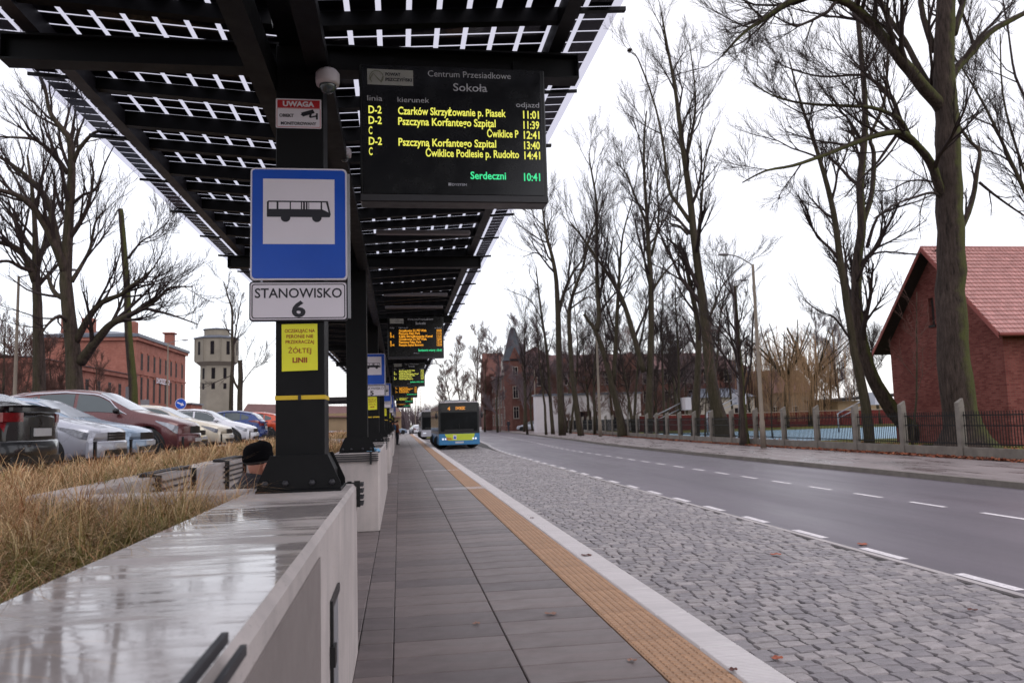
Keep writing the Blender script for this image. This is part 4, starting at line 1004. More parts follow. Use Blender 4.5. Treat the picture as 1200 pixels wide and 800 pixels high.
T.limb([(271, 440), (256, 446), (244, 452)], .05, .02, 0, -1, lev=2, k=(4, 5, 4), L=1.2)
T.done('bare_tree', 'slender bare tree in front of the water tower', GL, m_bark2, base=at(271, 490, 78))
T = Tree(45, 76, .012)
T.limb([(281, 492), (281, 468), (282, 440), (281, 422)], .28, .20, trunk=True, sides=7, lev=0)
T.limb([(280, 456), (275, 448), (272, 436)], .12, .08, 0, 0, trunk=True, lev=0)
T.limb([(282, 452), (290, 440), (296, 432), (303, 425)], .05, .02, 0, 0, lev=3, k=(4, 6, 6), L=2.2)
T.done('lopped_tree', 'short lopped stump-like tree right of the water tower', GL, m_bark2, base=at(281, 490, 76))
for px, Y, h, lab, sd_, rr_ in ((14, 62, 7, 'shrubby bare tree at the far left edge', 1, .12), (30, 58, 6, 'shrubby bare tree behind the left lamp post', 2, .1), (64, 52, 6, 'brushy undergrowth tree between the two big left trees', 3, .1), (2, 48, 7, 'tangled brush tree right behind the left street lamp', 7, .12), (38, 66, 8, 'tall brushy tree left of the station wing', 8, .14), (52, 50, 5, 'low tangled brush behind the maroon car roof', 9, .1), (118, 60, 5.5, 'brushy small tree in front of the station wing', 4, .08),
                           (-20, 60, 8, 'shrubby tree beyond the left edge of the frame', 5, .12), (76, 50, 4, 'low brush at the foot of the large spreading tree', 6, .08)):
    p = at(px, 480, Y); bgtree('bare_tree', lab, p.x, Y, .85, h, rr_, 300+sd_, k=(8, 9, 12), group='brushy trees left', minr=.010, Ls=.34, twig=m_twig_red, t0=.08)
# trees by the school, and far wood
for px, Y, h, lab, sd_ in ((543, 150, 16, 'bare tree with brown haze left of the school gable', 1), (556, 140, 17, 'tall bare tree right before the school gable', 2), (530, 165, 14, 'bare tree left of the school, over the bus roof', 3), (568, 130, 12, 'bare tree before the school facade', 4), (518, 190, 11, 'far pale bare tree above the bus', 5),
                        (583, 118, 13, 'thin bare tree just left of the school turret', 6), (614, 112, 15, 'thin bare tree right of the school turret', 7), (624, 118, 13, 'bare street tree between turret and white building', 8), (640, 118, 15, 'bare tree rising behind the left end of the white building', 9)):
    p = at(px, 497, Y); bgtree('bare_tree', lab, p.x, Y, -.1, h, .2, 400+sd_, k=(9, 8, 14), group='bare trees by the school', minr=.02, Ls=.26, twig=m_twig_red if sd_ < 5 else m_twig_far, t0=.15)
m = MB(); rq = random.Random(9)
for i in range(240):
    X = rq.uniform(-40, 60); Yq = rq.uniform(250, 300); h = rq.uniform(5, 9)
    for q in range(16):
        a = rq.uniform(-1, 1); b_ = rq.uniform(-1, 1)
        m.tube([(X+a*.6, Yq+b_*.6, -.2), (X+a*1.4, Yq+b_*1.4, h*.5), (X+a*2.4, Yq+b_*2.4, h*rq.uniform(.8, 1))], [.09, .08, .04], 3, False)
tag(m.build('far_woodland', m_twig_far, kind='stuff'), 'grey far woodland closing the end of the street', 'woodland')
# ------------------------------------------------------------------ fence along the park
fence = thing('park_fence', 'long concrete post fence with iron bars along the park', 'fence', (17.62, 20, -.03))
FP = []
y = 8.4
while y < 150:
    FP.append(y); y += 2.95+.0*y
pm = MB(); pm.box(-.105, .105, -.105, .105, 0, 1.60, ch=.02); pm.add([(-.10, -.10, 1.60), (.10, -.10, 1.60), (.10, .10, 1.60), (-.10, .10, 1.60), (-.10, -.10, 1.72), (.10, -.06, 1.86), (.10, .06, 1.86), (-.10, .10, 1.72)], [(0, 1, 5, 4), (1, 2, 6, 5), (2, 3, 7, 6), (3, 0, 4, 7), (4, 5, 6, 7)])
pmm = pm.mesh('post', m_conc2)
for i, y in enumerate(FP):
    link('post', pmm, fence, (bend(y), y-20, 0))
    if i+1 < len(FP):
        y2 = FP[i+1]; d = y2-y; a = bend(y2)-bend(y)
        ob = bx('plinth_wall', m_conc2, fence, -.07, .07, .125, d-.125, 0, .32); ob.location = (bend(y), y-20, 0); ob.rotation_euler = (0, 0, -a/d)
        if y < 110:
            g = MB()
            for z in (.42, .98, 1.30): g.box(-.012, .012, .125, d-.125, z, z+.035)
            n = int((d-.25)/.115)
            for q in range(n+1):
                yy = .16+(d-.32)*q/n; g.box(-.009, .009, yy-.009, yy+.009, .36, 1.44)
            o2 = g.build('bar_railing', m_steel, fence, (bend(y), y-20, 0)); o2.rotation_euler = (0, 0, -a/d); o2['kind'] = 'stuff'
# drift of leaves along the fence
def leaves(name, n, box, label, seed, z=None):
    rq = random.Random(seed); m = MB(); cs = [lin((132, 70, 50)), lin((96, 52, 44)), lin((160, 104, 76)), lin((110, 74, 58)), lin((148, 82, 54))]
    for i in range(n):
        Y = box[2]+(box[3]-box[2])*rq.random()**1.6; X = box[0]+(box[1]-box[0])*rq.betavariate(3, 1.6)+bend(Y); s_ = rq.uniform(.04, .085); a = rq.uniform(0, 6.28); zz = (z or 0)+rq.uniform(.004, .05)
        u = Vector((cos(a), sin(a), rq.uniform(-.5, .5)))*s_; v = Vector((-sin(a), cos(a), rq.uniform(-.5, .5)))*s_*.6
        c = Vector((X, Y, zz)); cc = cs[rq.randrange(5)]
        m.add([c-u, c-v*.9+u*.1, c+u, c+v*.9+u*.1], [(0, 1, 2, 3)], False, [cc]*4)
    return tag(m.build(name, m_leaf, kind='stuff'), label, 'leaves')
leaves('leaf_litter', 9000, (16.75, 17.5, 10, 90), 'strip of fallen brown leaves along the foot of the park fence', 3, -.02)
leaves('park_leaves', 4000, (17.9, 24, 12, 60), 'fallen leaves scattered on the lawn behind the fence', 4, -.09)
def leaf_thing(x, y, z, s_, rot, col, lab):
    m = MB(); out = []
    for k in range(22):
        a = 2*pi*k/22; r = s_*(.55+.45*abs(cos(2.5*a)))*(1.15 if abs(a-pi) < 1 else .9); out.append((r*cos(a), r*sin(a)*.8, .006+.012*sin(a*2)**2))
    m.add(out+[(0, 0, .012)], [(k, (k+1) % 22, 22) for k in range(22)])
    t = m.build('fallen_leaf', M('leaf_'+col[0], col[1], .7, .2, 40, .2), None, (x, y, z)); t.rotation_euler = (0, 0, rot)
    tag(t, lab, 'leaf', 'single fallen leaves')
CA, CB, CC = ('rust', (150, 78, 54)), ('brown', (92, 54, 48)), ('pale', (140, 108, 96))
leaf_thing(4.35, 9.0, -.140, .075, .4, CA, 'rust coloured leaf lying on the setts in mid bay')
leaf_thing(5.68, 9.4, -.146, .085, 1.2, CA, 'pale rust leaf on the asphalt beside the dashed bay line')
leaf_thing(2.03, 8.75, .006, .07, .3, CB, 'dark curled leaf on the white kerb')
leaf_thing(2.5, 5.25, -.140, .05, .8, CA, 'small rust leaf on the setts close to the kerb')
leaf_thing(1.15, 6.25, .003, .055, .2, CC, 'pale brown leaf on the paving beside the tactile strip')
leaf_thing(1.40, 4.95, .003, .035, 2.2, CC, 'tiny leaf on the paving nearest the camera')
leaf_thing(1.92, 4.62, .008, .035, .9, CB, 'small dark leaf against the kerb in front')
leaf_thing(2.0, 12.3, .006, .04, 1.9, CB, 'dark speck of a leaf on the kerb farther along')
leaf_thing(4.6, 6.1, -.140, .045, 1.9, CB, 'dark brown leaf on the setts at lower right')
leaf_thing(.55, 6.1, .003, .035, 1.0, CC, 'small pale leaf in the middle of the platform')
# ------------------------------------------------------------------ lamps and poles
def lamp(x, y, z, h, arm, lab, r=.07, mat=None, zrot=0, rise=.5, head=.55, group='street lamps'):
    t = thing('street_lamp', lab, 'street lamp', (x, y, z), zrot, group)
    MB().tube([(0, 0, 0), (0, 0, 1.2), (0, 0, 1.25), (0, 0, h-.4), (0, 0, h)], [r*1.35, r*1.2, r, r*.65, r*.6], 10).build('pole', mat or m_poleconc, t)
    sg = 1 if arm > 0 else -1
    n = 6; pts = [(arm*k/n, 0, h-.05+rise*sin(pi/2*k/n)) for k in range(n+1)]
    MB().tube(pts, .028, 6).build('arm', m_lampgrey, t)
    hm = MB().ell((arm+sg*head*.45, 0, h-.04+rise), (head*.5, .12, .065), 14, 8); hm.build('lamp_head', m_lampgrey, t)
    return t
lamp(16.35, 34.5, -.03, 8.45, -1.15, 'tall street lamp with arm to the left, before the willow', .10, m_poleconc)
p = at(868, 505, 44); lamp(p.x, 44, -.1, 9.4, .45, 'dark thin lamp post with a short arm behind the fence', .07, m_lampgrey, rise=.12)
lamp(17.3, 68, -.03, 8.6, -.5, 'pale concrete pole between the fence trees', .13, m_poleconc, rise=.1, head=.4)
for px, Y, h, lab in ((586, 128, 8.6, 'distant lamp pole in front of the school facade'), (571, 178, 8.3, 'distant lamp pole left on the school facade'), (628, 104, 8.7, 'distant lamp pole left of the white building'), (493, 220, 20, 'tall thin pole over the far end of the platform'), (487, 190, 15, 'second tall thin pole over the far platform end')):
    p = at(px, 500, Y); lamp(p.x, Y, -.15, h, -.8, lab, .09, m_poleconc, rise=.2)
p = at(17, 470, 40); lamp(p.x, 40, .85, 8.1, 2.1, 'left street lamp with arm over the parked cars', .09, m_poleconc, rise=.35)
p = at(196, 470, 70); lamp(p.x, 70, .85, 8.0, 1.1, 'street lamp with arm in front of the station facade', .08, m_poleconc, rise=.25)
# round blue arrow sign and back of another sign
p = at(212, 473, 46)
t = thing('arrow_sign', 'round blue sign with white arrow pointing down right, above the cars', 'traffic sign', (p.x, 46, .85))
MB().tube([(0, 0, 0), (0, 0, p.z-.85+.28)], .03, 8).build('post', m_galv, t)
mm_ = Matrix.Translation((0, -.04, p.z-.85)) @ Matrix.Rotation(pi/2, 4, 'X')
MB().lathe([(.0, -.005), (.30, -.005), (.30, .005), (0, .005)], 28, mm_, False).build('rim', m_white, t)
MB().lathe([(.0, .006), (.275, .006), (.275, .009), (0, .009)], 28, mm_, False).build('disc', m_blue, t)
ar = [(-.20, .035), (.04, .035), (.04, .11), (.21, 0), (.04, -.11), (.04, -.035), (-.20, -.035)]; a = radians(-25)
MB().prism([(x*cos(a)-z*sin(a), p.z-.85+x*sin(a)+z*cos(a)) for x, z in ar], -.054, -.050).build('arrow', m_white, t)
p = at(153, 466, 44)
t = thing('sign_back', 'grey back of a rectangular sign standing before the station', 'traffic sign', (p.x, 44, .85))
MB().tube([(0, 0, 0), (0, 0, p.z-.85+.6)], .03, 8).build('post', m_galv, t); bx('sign_plate', m_lampgrey, t, -.24, .24, -.05, -.035, p.z-.85-.6, p.z-.85+.58)
p = at(170, 474, 60)
t = thing('sign_back', 'smaller grey sign back at the station forecourt', 'traffic sign', (p.x, 60, .85))
MB().tube([(0, 0, 0), (0, 0, p.z-.85+.4)], .03, 8).build('post', m_galv, t); bx('sign_plate', m_lampgrey, t, -.30, .30, -.05, -.035, p.z-.85-.35, p.z-.85+.35)
# basketball hoops
for px, py, Y, lab in ((802, 473, 62, 'basketball backboard on a slanting arm between the trunks'), (1021, 467, 60, 'white basketball backboard beside the brick house corner'), (866, 467, 66, 'basketball backboard seen from behind through thin trunks')):
    p = at(px, py, Y); t = thing('basketball_hoop', lab, 'basketball hoop', (p.x, Y, -.1), 0, 'basketball hoops of the court')
    zz = p.z+.1
    bx('backboard', m_render, t, -.25, .25, -.9, .9, zz-.5, zz+.5)
    m = MB(); m.tube([(-3.0, 0, 0), (-3.0, 0, zz-1.1)], .08, 8); m.build('post', m_galv, t)
    MB().tube([(-3.0, 0, zz-1.12), (-.26, 0, zz+.1)], .05, 6).build('arm', m_galv, t); MB().tube([(-3.0, 0, zz-1.5), (-.26, 0, zz-.35)], .04, 6).build('arm', m_galv, t)
    MB().tube([(.48+.22*cos(2*pi*k/14), .22*sin(2*pi*k/14), zz-.3) for k in range(15)], .012, 5).build('hoop_ring', m_red, t)
# ------------------------------------------------------------------ buildings
def window(t, x, y, z, wd, h, face='-y', frame=m_frame, mull=1, depth=.12, arch=False, name='window', sill=True):
    """window set in the wall: frame ring, pane behind it, mullions; local coordinates of the building"""
    f = MB(); T_ = .07
    def o(a0, a1, b0, b1, d0, d1):
        if face == '-y': f_ = (x+a0, x+a1, y+d0, y+d1, z+b0, z+b1)
        elif face == '+x': f_ = (x-d1, x-d0, y+a0, y+a1, z+b0, z+b1)
        else: f_ = (x+d0, x+d1, y+a0, y+a1, z+b0, z+b1)
        return f_
    hw = wd/2
    for q in ((-hw, hw, 0, T_), (-hw, hw, h-T_, h), (-hw, -hw+T_, T_+.001, h-T_-.001), (hw-T_, hw, T_+.001, h-T_-.001)): f.box(*o(*q, -.03, .02))
    for k in range(mull):
        c = -hw+wd*(k+1)/(mull+1); f.box(*o(c-.025, c+.025, T_+.001, h-T_-.001, -.025, .015))
    if h > 1.3: f.box(*o(-hw+T_+.001, hw-T_-.001, h*.66, h*.66+.04, -.028, .013))
    fr = f.build(name, frame, t)
    g = MB(); g.box(*o(-hw+T_*.5, hw-T_*.5, T_*.5, h-T_*.5, -.012, .008)); g.build('pane', m_wglass, fr)
    if frame is m_dframe: return fr
    s_ = MB(); s_.box(*o(-hw-.08, hw+.08, -.08, -.002, -.10, .0)); s_.build('sill', m_conc2, fr)
    return fr
# --- red brick gabled house
HX, HY0, HY1 = 25.0, 29.9, 37.6; HE = 5.0; HR = 8.95; HXE = 42
t = thing('brick_house', 'dark red brick gabled house with pinkish tiled roof at the right edge', 'house', (HX, HY0, -.1))
hw_ = HY1-HY0
def slots(m):                                        # gable wall with two narrow arched slots cut through it
    yc = hw_*.47
    ycs = (4.3, 3.6); za, zb = 5.57, 6.85; w2 = .19
    ytop = lambda yy: (HE+.1)+(HR-HE)*(1-abs(yy-hw_/2)/(hw_/2))
    ycs = sorted(ycs); cuts = sorted([0, hw_/2, hw_]+[ycs[0]-w2, ycs[0]+w2, ycs[1]-w2, ycs[1]+w2])
    for a, b in zip(cuts[:-1], cuts[1:]):
        mid = (a+b)/2; slot = any(abs(mid-c) < w2*.9 for c in ycs)
        segs = [(0, za), (zb, None)] if slot else [(0, None)]
        for z0, z1 in segs:
            A = z1 if z1 is not None else ytop(a); B = z1 if z1 is not None else ytop(b)
            m.add([(0, a, z0), (0, b, z0), (0, b, B), (0, a, A)], [(0, 3, 2, 1)])
            if slot: m.add([(0, a, z1 or z0), (0, b, z1 or z0), (.25, b, z1 or z0), (.25, a, z1 or z0)], [(0, 1, 2, 3)])
        if slot:
            for yy in (a, b): m.add([(0, yy, za), (.25, yy, za), (.25, yy, zb), (0, yy, zb)], [(0, 1, 2, 3)])
m = MB(); slots(m)
m.add([(0, 0, 0), (17, 0, 0), (17, 0, HE+.1), (0, 0, HE+.1), (0, hw_, 0), (17, hw_, 0), (17, hw_, HE+.1), (0, hw_, HE+.1)], [(0, 1, 2, 3), (4, 7, 6, 5), (1, 5, 6, 2)])
m.build('wall', m_brick, t)
for c in (4.3, 3.6):
    bx('slot_window', m_timber, t, .16, .2, c-.19, c+.19, 5.57, 6.85); bx('slot_sill', m_timber, t, -.05, .0-.002, c-.24, c+.24, 5.45, 5.56)
ov, og = .75, .62
sl = (HR-HE)/(hw_/2); 
def roofz(yy): return HR+.1+.10-(abs(yy-hw_/2))*sl
m = MB()
for sgn in (-1, 1):
    yo = hw_/2+sgn*(hw_/2+ov*.75); za = roofz(yo); zb = HR+.2
    m.add([(-og, yo, za-.14), (17.5, yo, za-.14), (17.5, hw_/2, zb-.14), (-og, hw_/2, zb-.14), (-og, yo, za), (17.5, yo, za), (17.5, hw_/2, zb), (-og, hw_/2, zb)],
          [(0, 1, 2, 3), (4, 7, 6, 5), (0, 4, 5, 1), (0, 3, 7, 4)])
rf = m.build('roof', m_timber, t)
for sgn in (-1, 1):
    yo = hw_/2+sgn*(hw_/2+ov*.75+.01); za = roofz(yo); zb = HR+.2
    m = MB(); m.add([(-og-.04, yo, za-.18), (-og-.04, hw_/2, zb-.18), (-og-.04, hw_/2, zb+.05), (-og-.04, yo, za+.05), (-og-.005, yo, za-.18), (-og-.005, hw_/2, zb-.18), (-og-.005, hw_/2, zb+.05), (-og-.005, yo, za+.05)],
                    [(0, 3, 2, 1), (4, 5, 6, 7), (0, 1, 5, 4), (3, 7, 6, 2), (0, 4, 7, 3)])
    m.build('barge_board', m_fascia, rf)
MB().tube([(-og, -ov*.75-.08, roofz(-ov*.75)-.05), (17.5, -ov*.75-.08, roofz(-ov*.75)-.05)], .07, 8).build('gutter', m_fascia, rf)
for k in range(9):                                   # rafters ends
    bx('rafter_end', m_timber, t, .9+k*1.0, 1.02+k*1.0, -.5, 0, HE-.42, HE-.30)
# tiles of the near slope and the far slope
tl = MB(); nx_ = 7; rows = []
wT, lT = .21, .29
for (v, z) in ((0, .050), (lT+.03, .006)):
    rows.append([(wT*i/(nx_-1), v, z+.022*sin(pi*i/(nx_-1)*1.0)**2+(.012 if i in (0,) else 0)) for i in range(nx_)])
tl.grid(rows); tl.add([rows[0][i] for i in range(nx_)]+[(p[0], p[1], p[2]-.045) for p in rows[0]], [(i, i+nx_, i+nx_+1, i+1) for i in range(nx_-1)])
tlm = tl.mesh('roof_tile', m_tile)
plc = []; slen = sqrt((hw_/2+ov*.75)**2+(sl*(hw_/2+ov*.75))**2); ang = math.atan(sl)
nrow = int(slen/lT)
for i in range(int(17.9/wT)):
    for j in range(nrow+1):
        x = -og+i*wT; y0 = -ov*.75-.02+j*lT*cos(ang); z0 = roofz(-ov*.75)+j*lT*sin(ang)+.005-.02*sin(ang)
        plc.append((Matrix.Translation((x, y0, z0)) @ Matrix.Rotation(ang, 4, 'X') @ Matrix.Rotation(rr.uniform(-.01, .01), 4, 'Y'), 0))
for i, (mt, k) in enumerate(plc[:300]):
    o = bpy.data.objects.new('roof_tile', tlm); COL.objects.link(o); o.parent = rf; o.matrix_basis = mt
v = np.array([q.co[:] for q in tlm.vertices]); fs = [tuple(q.vertices) for q in tlm.polygons]; V = []; Fc = []; off = 0
for mt, k in plc[300:]:
    A = np.array(mt); V.append(v @ A[:3, :3].T + A[:3, 3]); Fc += [tuple(i+off for i in f) for f in fs]; off += len(v)
me = bpy.data.meshes.new('roof_tiles'); me.from_pydata(np.concatenate(V).tolist(), [], Fc); me.materials.append(m_tile); link('far_roof_tiles', me, rf, kind='stuff')
MB().tube([(-og, hw_/2, HR+.22), (17.5, hw_/2, HR+.22)], .09, 8).build('ridge_cap', m_tile, rf)
# --- station building: main block and low wing
SX = -27
t = thing('station_building', 'orange brick railway station block with two rows of narrow windows', 'building', (SX, 87, .85))
SH = 10.65
MB().box(-9.5, 0, 0, 19.5, 0, SH).build('wall', m_brick_o, t)
bx('cornice', m_brick_o, t, -9.7, .28, -.28, 19.78, SH-.55, SH-.2); bx('cornice', m_slate, t, -9.85, .42, -.42, 19.92, SH-.197, SH+.12)
bx('string_course', m_brick_o, t, -9.53, .10, -.10, 19.6, 6.6, 6.75); bx('string_course', m_brick_o, t, -9.53, .10, -.10, 19.6, 3.15, 3.35)
m = MB(); m.add([(-9.7, -.3, SH+.12), (.3, -.3, SH+.12), (.3, 19.8, SH+.12), (-9.7, 19.8, SH+.12), (-4.7, 5, SH+1.1), (-4.7, 14.5, SH+1.1)], [(0, 1, 4), (1, 2, 5, 4), (2, 3, 5), (3, 0, 4, 5)]); rf = m.build('roof', m_slate, t)
for (x, y) in ((-2.2, 5.5), (-5.5, 2.4), (-7.6, 2.6), (-4.5, 13)):
    bx('chimney', m_brick_o, rf, x-.55, x+.55, y-.6, y+.6, SH+.3, SH+2.1, ch=.05)
bx('chimney', m_brick_o, rf, -.9, .1, 13.2, 14.3, SH+.1, SH+1.6, ch=.08); bx('chimney', m_brick_o, rf, -1.1, .3, 13.0, 14.5, SH+1.603, SH+1.8, ch=.08)
for k in range(8):
    y = 2.0+k*2.2
    if k == 7: y = 17.9
    window(t, 0, y, 7.1, .62, 1.75, '+x', m_dframe, 0); window(t, 0, y, 3.75, .62, 2.6, '+x', m_dframe, 0)
    for z, h in ((7.1, 1.75), (3.75, 2.6)): bx('lintel', m_brick_o, t, .002, .10, y-.42, y+.42, z+h+.02, z+h+.2)
    m = MB(); 
    poly = [(y-.55, .05), (y+.55, .05), (y+.55, 1.9)]+[(y+.55*cos(a), 1.9+.55*sin(a)) for a in [pi*q/8 for q in range(1, 8)]]+[(y-.55, 1.9)]
    m.prism(poly, .004, .06, axis='x'); m.build('arched_opening', m_wglass, t)
MB().box(.003, 1.6, 1.2, 4.6, 2.75, 2.9).build('door_canopy', m_slate, t); MB().box(.003, 1.4, 10.2, 13.6, 2.55, 2.68).build('door_canopy', m_slate, t)
me = text_mesh('DWORZEC PKP', m_white, .85, 5.2, 'CENTER', .02)
o = link('lettering', me, t, (.16, 9.4, 6.95-.95)); o.rotation_euler = (0, 0, pi/2)
bx('letter_rail', m_white, t, .105, .125, 6.9, 11.9, 6.05, 6.1)
# low wing
t = thing('station_wing', 'low orange brick wing in front of the station block, lean-to roof', 'building', (SX, 64, .85))
MB().box(-9, 0, 0, 22.9, 0, 6.35).build('wall', m_brick_o, t)
bx('cornice', m_brick_o, t, -9.1, .25, -.2, 22.9, 6.0, 6.35+.02)
m = MB(); m.add([(-9.2, -.3, 7.3), (.4, -.3, 6.4), (.4, 22.9, 6.4), (-9.2, 22.9, 7.3), (-9.2, -.3, 7.15), (.4, -.3, 6.38), (.4, 22.9, 6.38), (-9.2, 22.9, 7.15)], [(0, 1, 2, 3), (4, 7, 6, 5), (0, 4, 5, 1), (1, 5, 6, 2), (3, 2, 6, 7)]); m.build('roof', m_slate, t)
bx('string_course', m_brick_o, t, -.001, .08, -.05, 22.85, 3.1, 3.3)
for k in range(8):
    y = 1.9+k*2.75; window(t, 0, y, 3.9, .75, 1.45, '+x', m_dframe, 0)
    poly = [(y-.6, .05), (y+.6, .05), (y+.6, 1.7)]+[(y+.6*cos(a), 1.7+.6*sin(a)) for a in [pi*q/8 for q in range(1, 8)]]+[(y-.6, 1.7)]
    MB().prism(poly, .004, .06, axis='x').build('arched_opening', m_wglass, t)
p = at(221, 478, 112)
t = thing('brick_annex', 'tiny brick annex between the station and the water tower', 'building', (p.x, 112, .85)); MB().box(-5, .3, 0, 6, 0, 4.1).build('wall', m_brick_o, t); bx('roof', m_slate, t, -5.2, .5, -.2, 6.2, 4.103, 4.3)
# --- water tower
TC = (at(249, 480, 150).x, 153)
t = thing('water_tower', 'pale octagonal concrete water tower with wider tank storey', 'water tower', (TC[0], TC[1], .85), pi/8)
def octo(r0, z0, z1, r1=None): 
    r1 = r1 or r0; return [(r0, z0), (r1, z1)]
m_tow = M('tower_render', (138, 130, 118), .85, .16, .35, .3, 5, grime=.3)
MB().lathe([(2.95, 0), (2.85, 12.2), (3.75, 12.9)], 8, smooth=False).build('shaft', m_tow, t)
MB().lathe([(3.85, 12.903), (3.85, 17.2)], 8, smooth=False).build('tank_storey', m_tow, t)
MB().lathe([(4.1, 17.203), (4.1, 17.4), (2.3, 17.85)], 8, smooth=False).build('roof', m_slate, t)
MB().lathe([(2.25, 17.6), (2.25, 18.9)], 16, smooth=False).build('lantern', m_tow, t); MB().lathe([(2.45, 18.903), (2.45, 19.05), (.2, 19.4)], 16, smooth=False).build('lantern_roof', m_slate, t)
for k in range(8):
    a = -pi/8+pi/4*k - pi/2 + pi/8 + 0
    a = (k+.5)*pi/4
    rt = Matrix.Rotation(a, 4, 'Z')
    ap = 3.85*cos(pi/8)
    for dx in (-.0,):
        MB().box(ap-.04, ap+.05, -.32, .32, 14.2, 16.6, m=rt).build('tank_window', m_wglass, t)
    MB().box(ap-.04, ap+.10, -1.42, -1.30, 13.1, 17.1, m=rt).build('tank_rib', m_tow, t); MB().box(ap-.04, ap+.10, 1.30, 1.42, 13.1, 17.1, m=rt).build('tank_rib', m_tow, t)
    if k % 2 == 0 or True:
        apS = 2.82*cos(pi/8)
        for z in (1.2, 4.2, 7.0, 9.8): MB().box(apS-.2, apS+.06, -.32, .32, z, z+2.0, m=rt).build('shaft_window', m_wglass, t)
# --- buildings right of the tower
p = at(285, 480, 118); q = at(470, 480, 118)
t = thing('goods_shed', 'long tan shed with dull red pitched roof right of the water tower', 'building', (p.x, 118, .85))
Lq = q.x-p.x
MB().box(0, Lq, 0, 9, 0, 2.5).build('wall', m_sandst, t)
m = MB(); m.add([(-.4, -.5, 2.45), (Lq, -.5, 1.6), (Lq-.4, 4.5, 3.2), (-.2, 4.5, 4.3), (-.4, 9.5, 2.45), (Lq, 9.5, 1.6)], [(0, 1, 2, 3), (3, 2, 5, 4), (0, 3, 4)]); m.build('roof', m_rooftile2, t)
t = thing('flat_roof_shelter', 'dark flat roofed shelter seen behind the nearest column', 'shelter', (-5.2, 62, .85))
bx('roof', m_timber, t, -1.6, 4.2, 0, 9, 2.55, 2.85)
for x in (-1.2, 3.8):
    for y in (.4, 8.4): MB().box(x-.06, x+.06, y-.06, y+.06, 0, 2.548).build('post', m_timber, t)
bx('back_wall', m_timber, t, .8, 4.0, 8.6, 8.8, 0, 2.4)
# --- school with turret
SY = 126; S0 = at(600, 500, SY).x; S1 = S0+62
t = thing('school_building', 'large dark red brick school with steep roofs and pointed corner turret', 'building', (S0, SY, -.1))
E1 = 9.3
MB().box(0, 40, 0, 14, 0, E1).build('wall', m_brick_s, t)
m = MB(); m.add([(-.5, -.5, E1), (40.5, -.5, E1), (37, 7, E1+3.3), (-.5+4, 7, E1+3.3), (-.5, 14.5, E1), (40.5, 14.5, E1)], [(0, 1, 2, 3), (3, 2, 5, 4), (0, 3, 4), (1, 5, 2)]); rf = m.build('roof', m_rooftile2, t)
MB().box(0, 13, 14.003, 40, 0, E1+.01).build('wing_wall', m_brick_s, t)
m = MB(); m.add([(-.5, 13.5, E1+.02), (-.5, 40.5, E1+.02), (6.5, 40.5, E1+5.5), (6.5, 13.5, E1+5.5), (13.5, 13.5, E1+.02), (13.5, 40.5, E1+.02)], [(0, 3, 2, 1), (3, 4, 5, 2), (0, 4, 3), (1, 2, 5)]); m.build('wing_roof', m_rooftile2, t)
# stepped gable standing at the left end
m = MB(); m.add([(-1.2, 27, 0), (-1.2, 36, 0), (-1.2, 36, E1+1), (-1.2, 31.5, E1+5.9), (-1.2, 27, E1+1), (3, 27, 0), (3, 36, 0), (3, 36, E1+1), (3, 31.5, E1+5.9), (3, 27, E1+1)], [(0, 4, 3, 2, 1), (5, 6, 7, 8, 9), (0, 5, 9, 4), (1, 2, 7, 6), (2, 3, 8, 7), (3, 4, 9, 8)]); m.build('gable_bay', m_brick_s, t)
bx('string_course', m_dframe, t, -.12, -.002, .1, 39.9, E1-.35, E1-.1); bx('string_course', m_dframe, t, 2.2, 39.9, -.12, -.002, E1-.35, E1-.1)
for fl in (0, 1, 2):
    z = .9+fl*3.1
    for y in (4.5, 8.5, 12.5, 17, 21, 25): window(t, 0, y, z, 1.7, 2.0, '-x', m_frame, 2)
    for x in (5, 8.5, 12, 15.5, 19, 22.5, 26, 29.5, 33, 36.5): window(t, x, 0, z, 1.5, 1.9, '-y', m_frame, 1)
for z in (3.4, 6.5): window(t, -1.2, 31.5, z, 2.0, 2.0, '-x', m_frame, 2)
window(t, -1.2, 31.5, 10.6, 1.2, 1.8, '-x', m_frame, 1)
# turret
MB().lathe([(1.75, 0), (1.75, 11.2)], 8, Matrix.Translation((.6, .6, 0)) @ Matrix.Rotation(pi/8, 4, 'Z'), False).build('turret', m_brick_s, t)
MB().lathe([(1.95, 11.203), (1.75, 11.6), (.95, 14.6), (.42, 16.5), (.38, 16.6)], 8, Matrix.Translation((.6, .6, 0)) @ Matrix.Rotation(pi/8, 4, 'Z'), False).build('turret_roof', m_spire, t)
ap = 1.75*cos(pi/8)
for z, h in ((2.0, 1.9), (5.2, 1.9), (8.9, 1.3)):
    window(t, .6, .6-ap, z, .9, h, '-y', m_frame, 1); window(t, .6-ap, .6, z, .9, h, '-x', m_frame, 1)
MB().prism([(-.3, 11.4), (1.5, 11.4), (.6, 13.3)], -1.35, -.3).build('turret_gablet', m_brick_s, t)
for x, y in ((-.3, 9), ): 
    MB().prism([(y-1.3, E1+.1), (y+1.3, E1+.1), (y+1.3, E1+2.1), (y, E1+3.3), (y-1.3, E1+2.1)], -.2, 3, axis='x').build('dormer', m_frame, t)
for x in (9, 20): MB().prism([(x-1.3, E1+.1), (x+1.3, E1+.1), (x+1.3, E1+2.0), (x, E1+3.1), (x-1.3, E1+2.0)], -.15, 3).build('dormer', m_brick_s, t)
bx('chimney', m_slate, rf, -.6+3.2, 4.2, 10.2, 11.6, E1+2, E1+5.6)
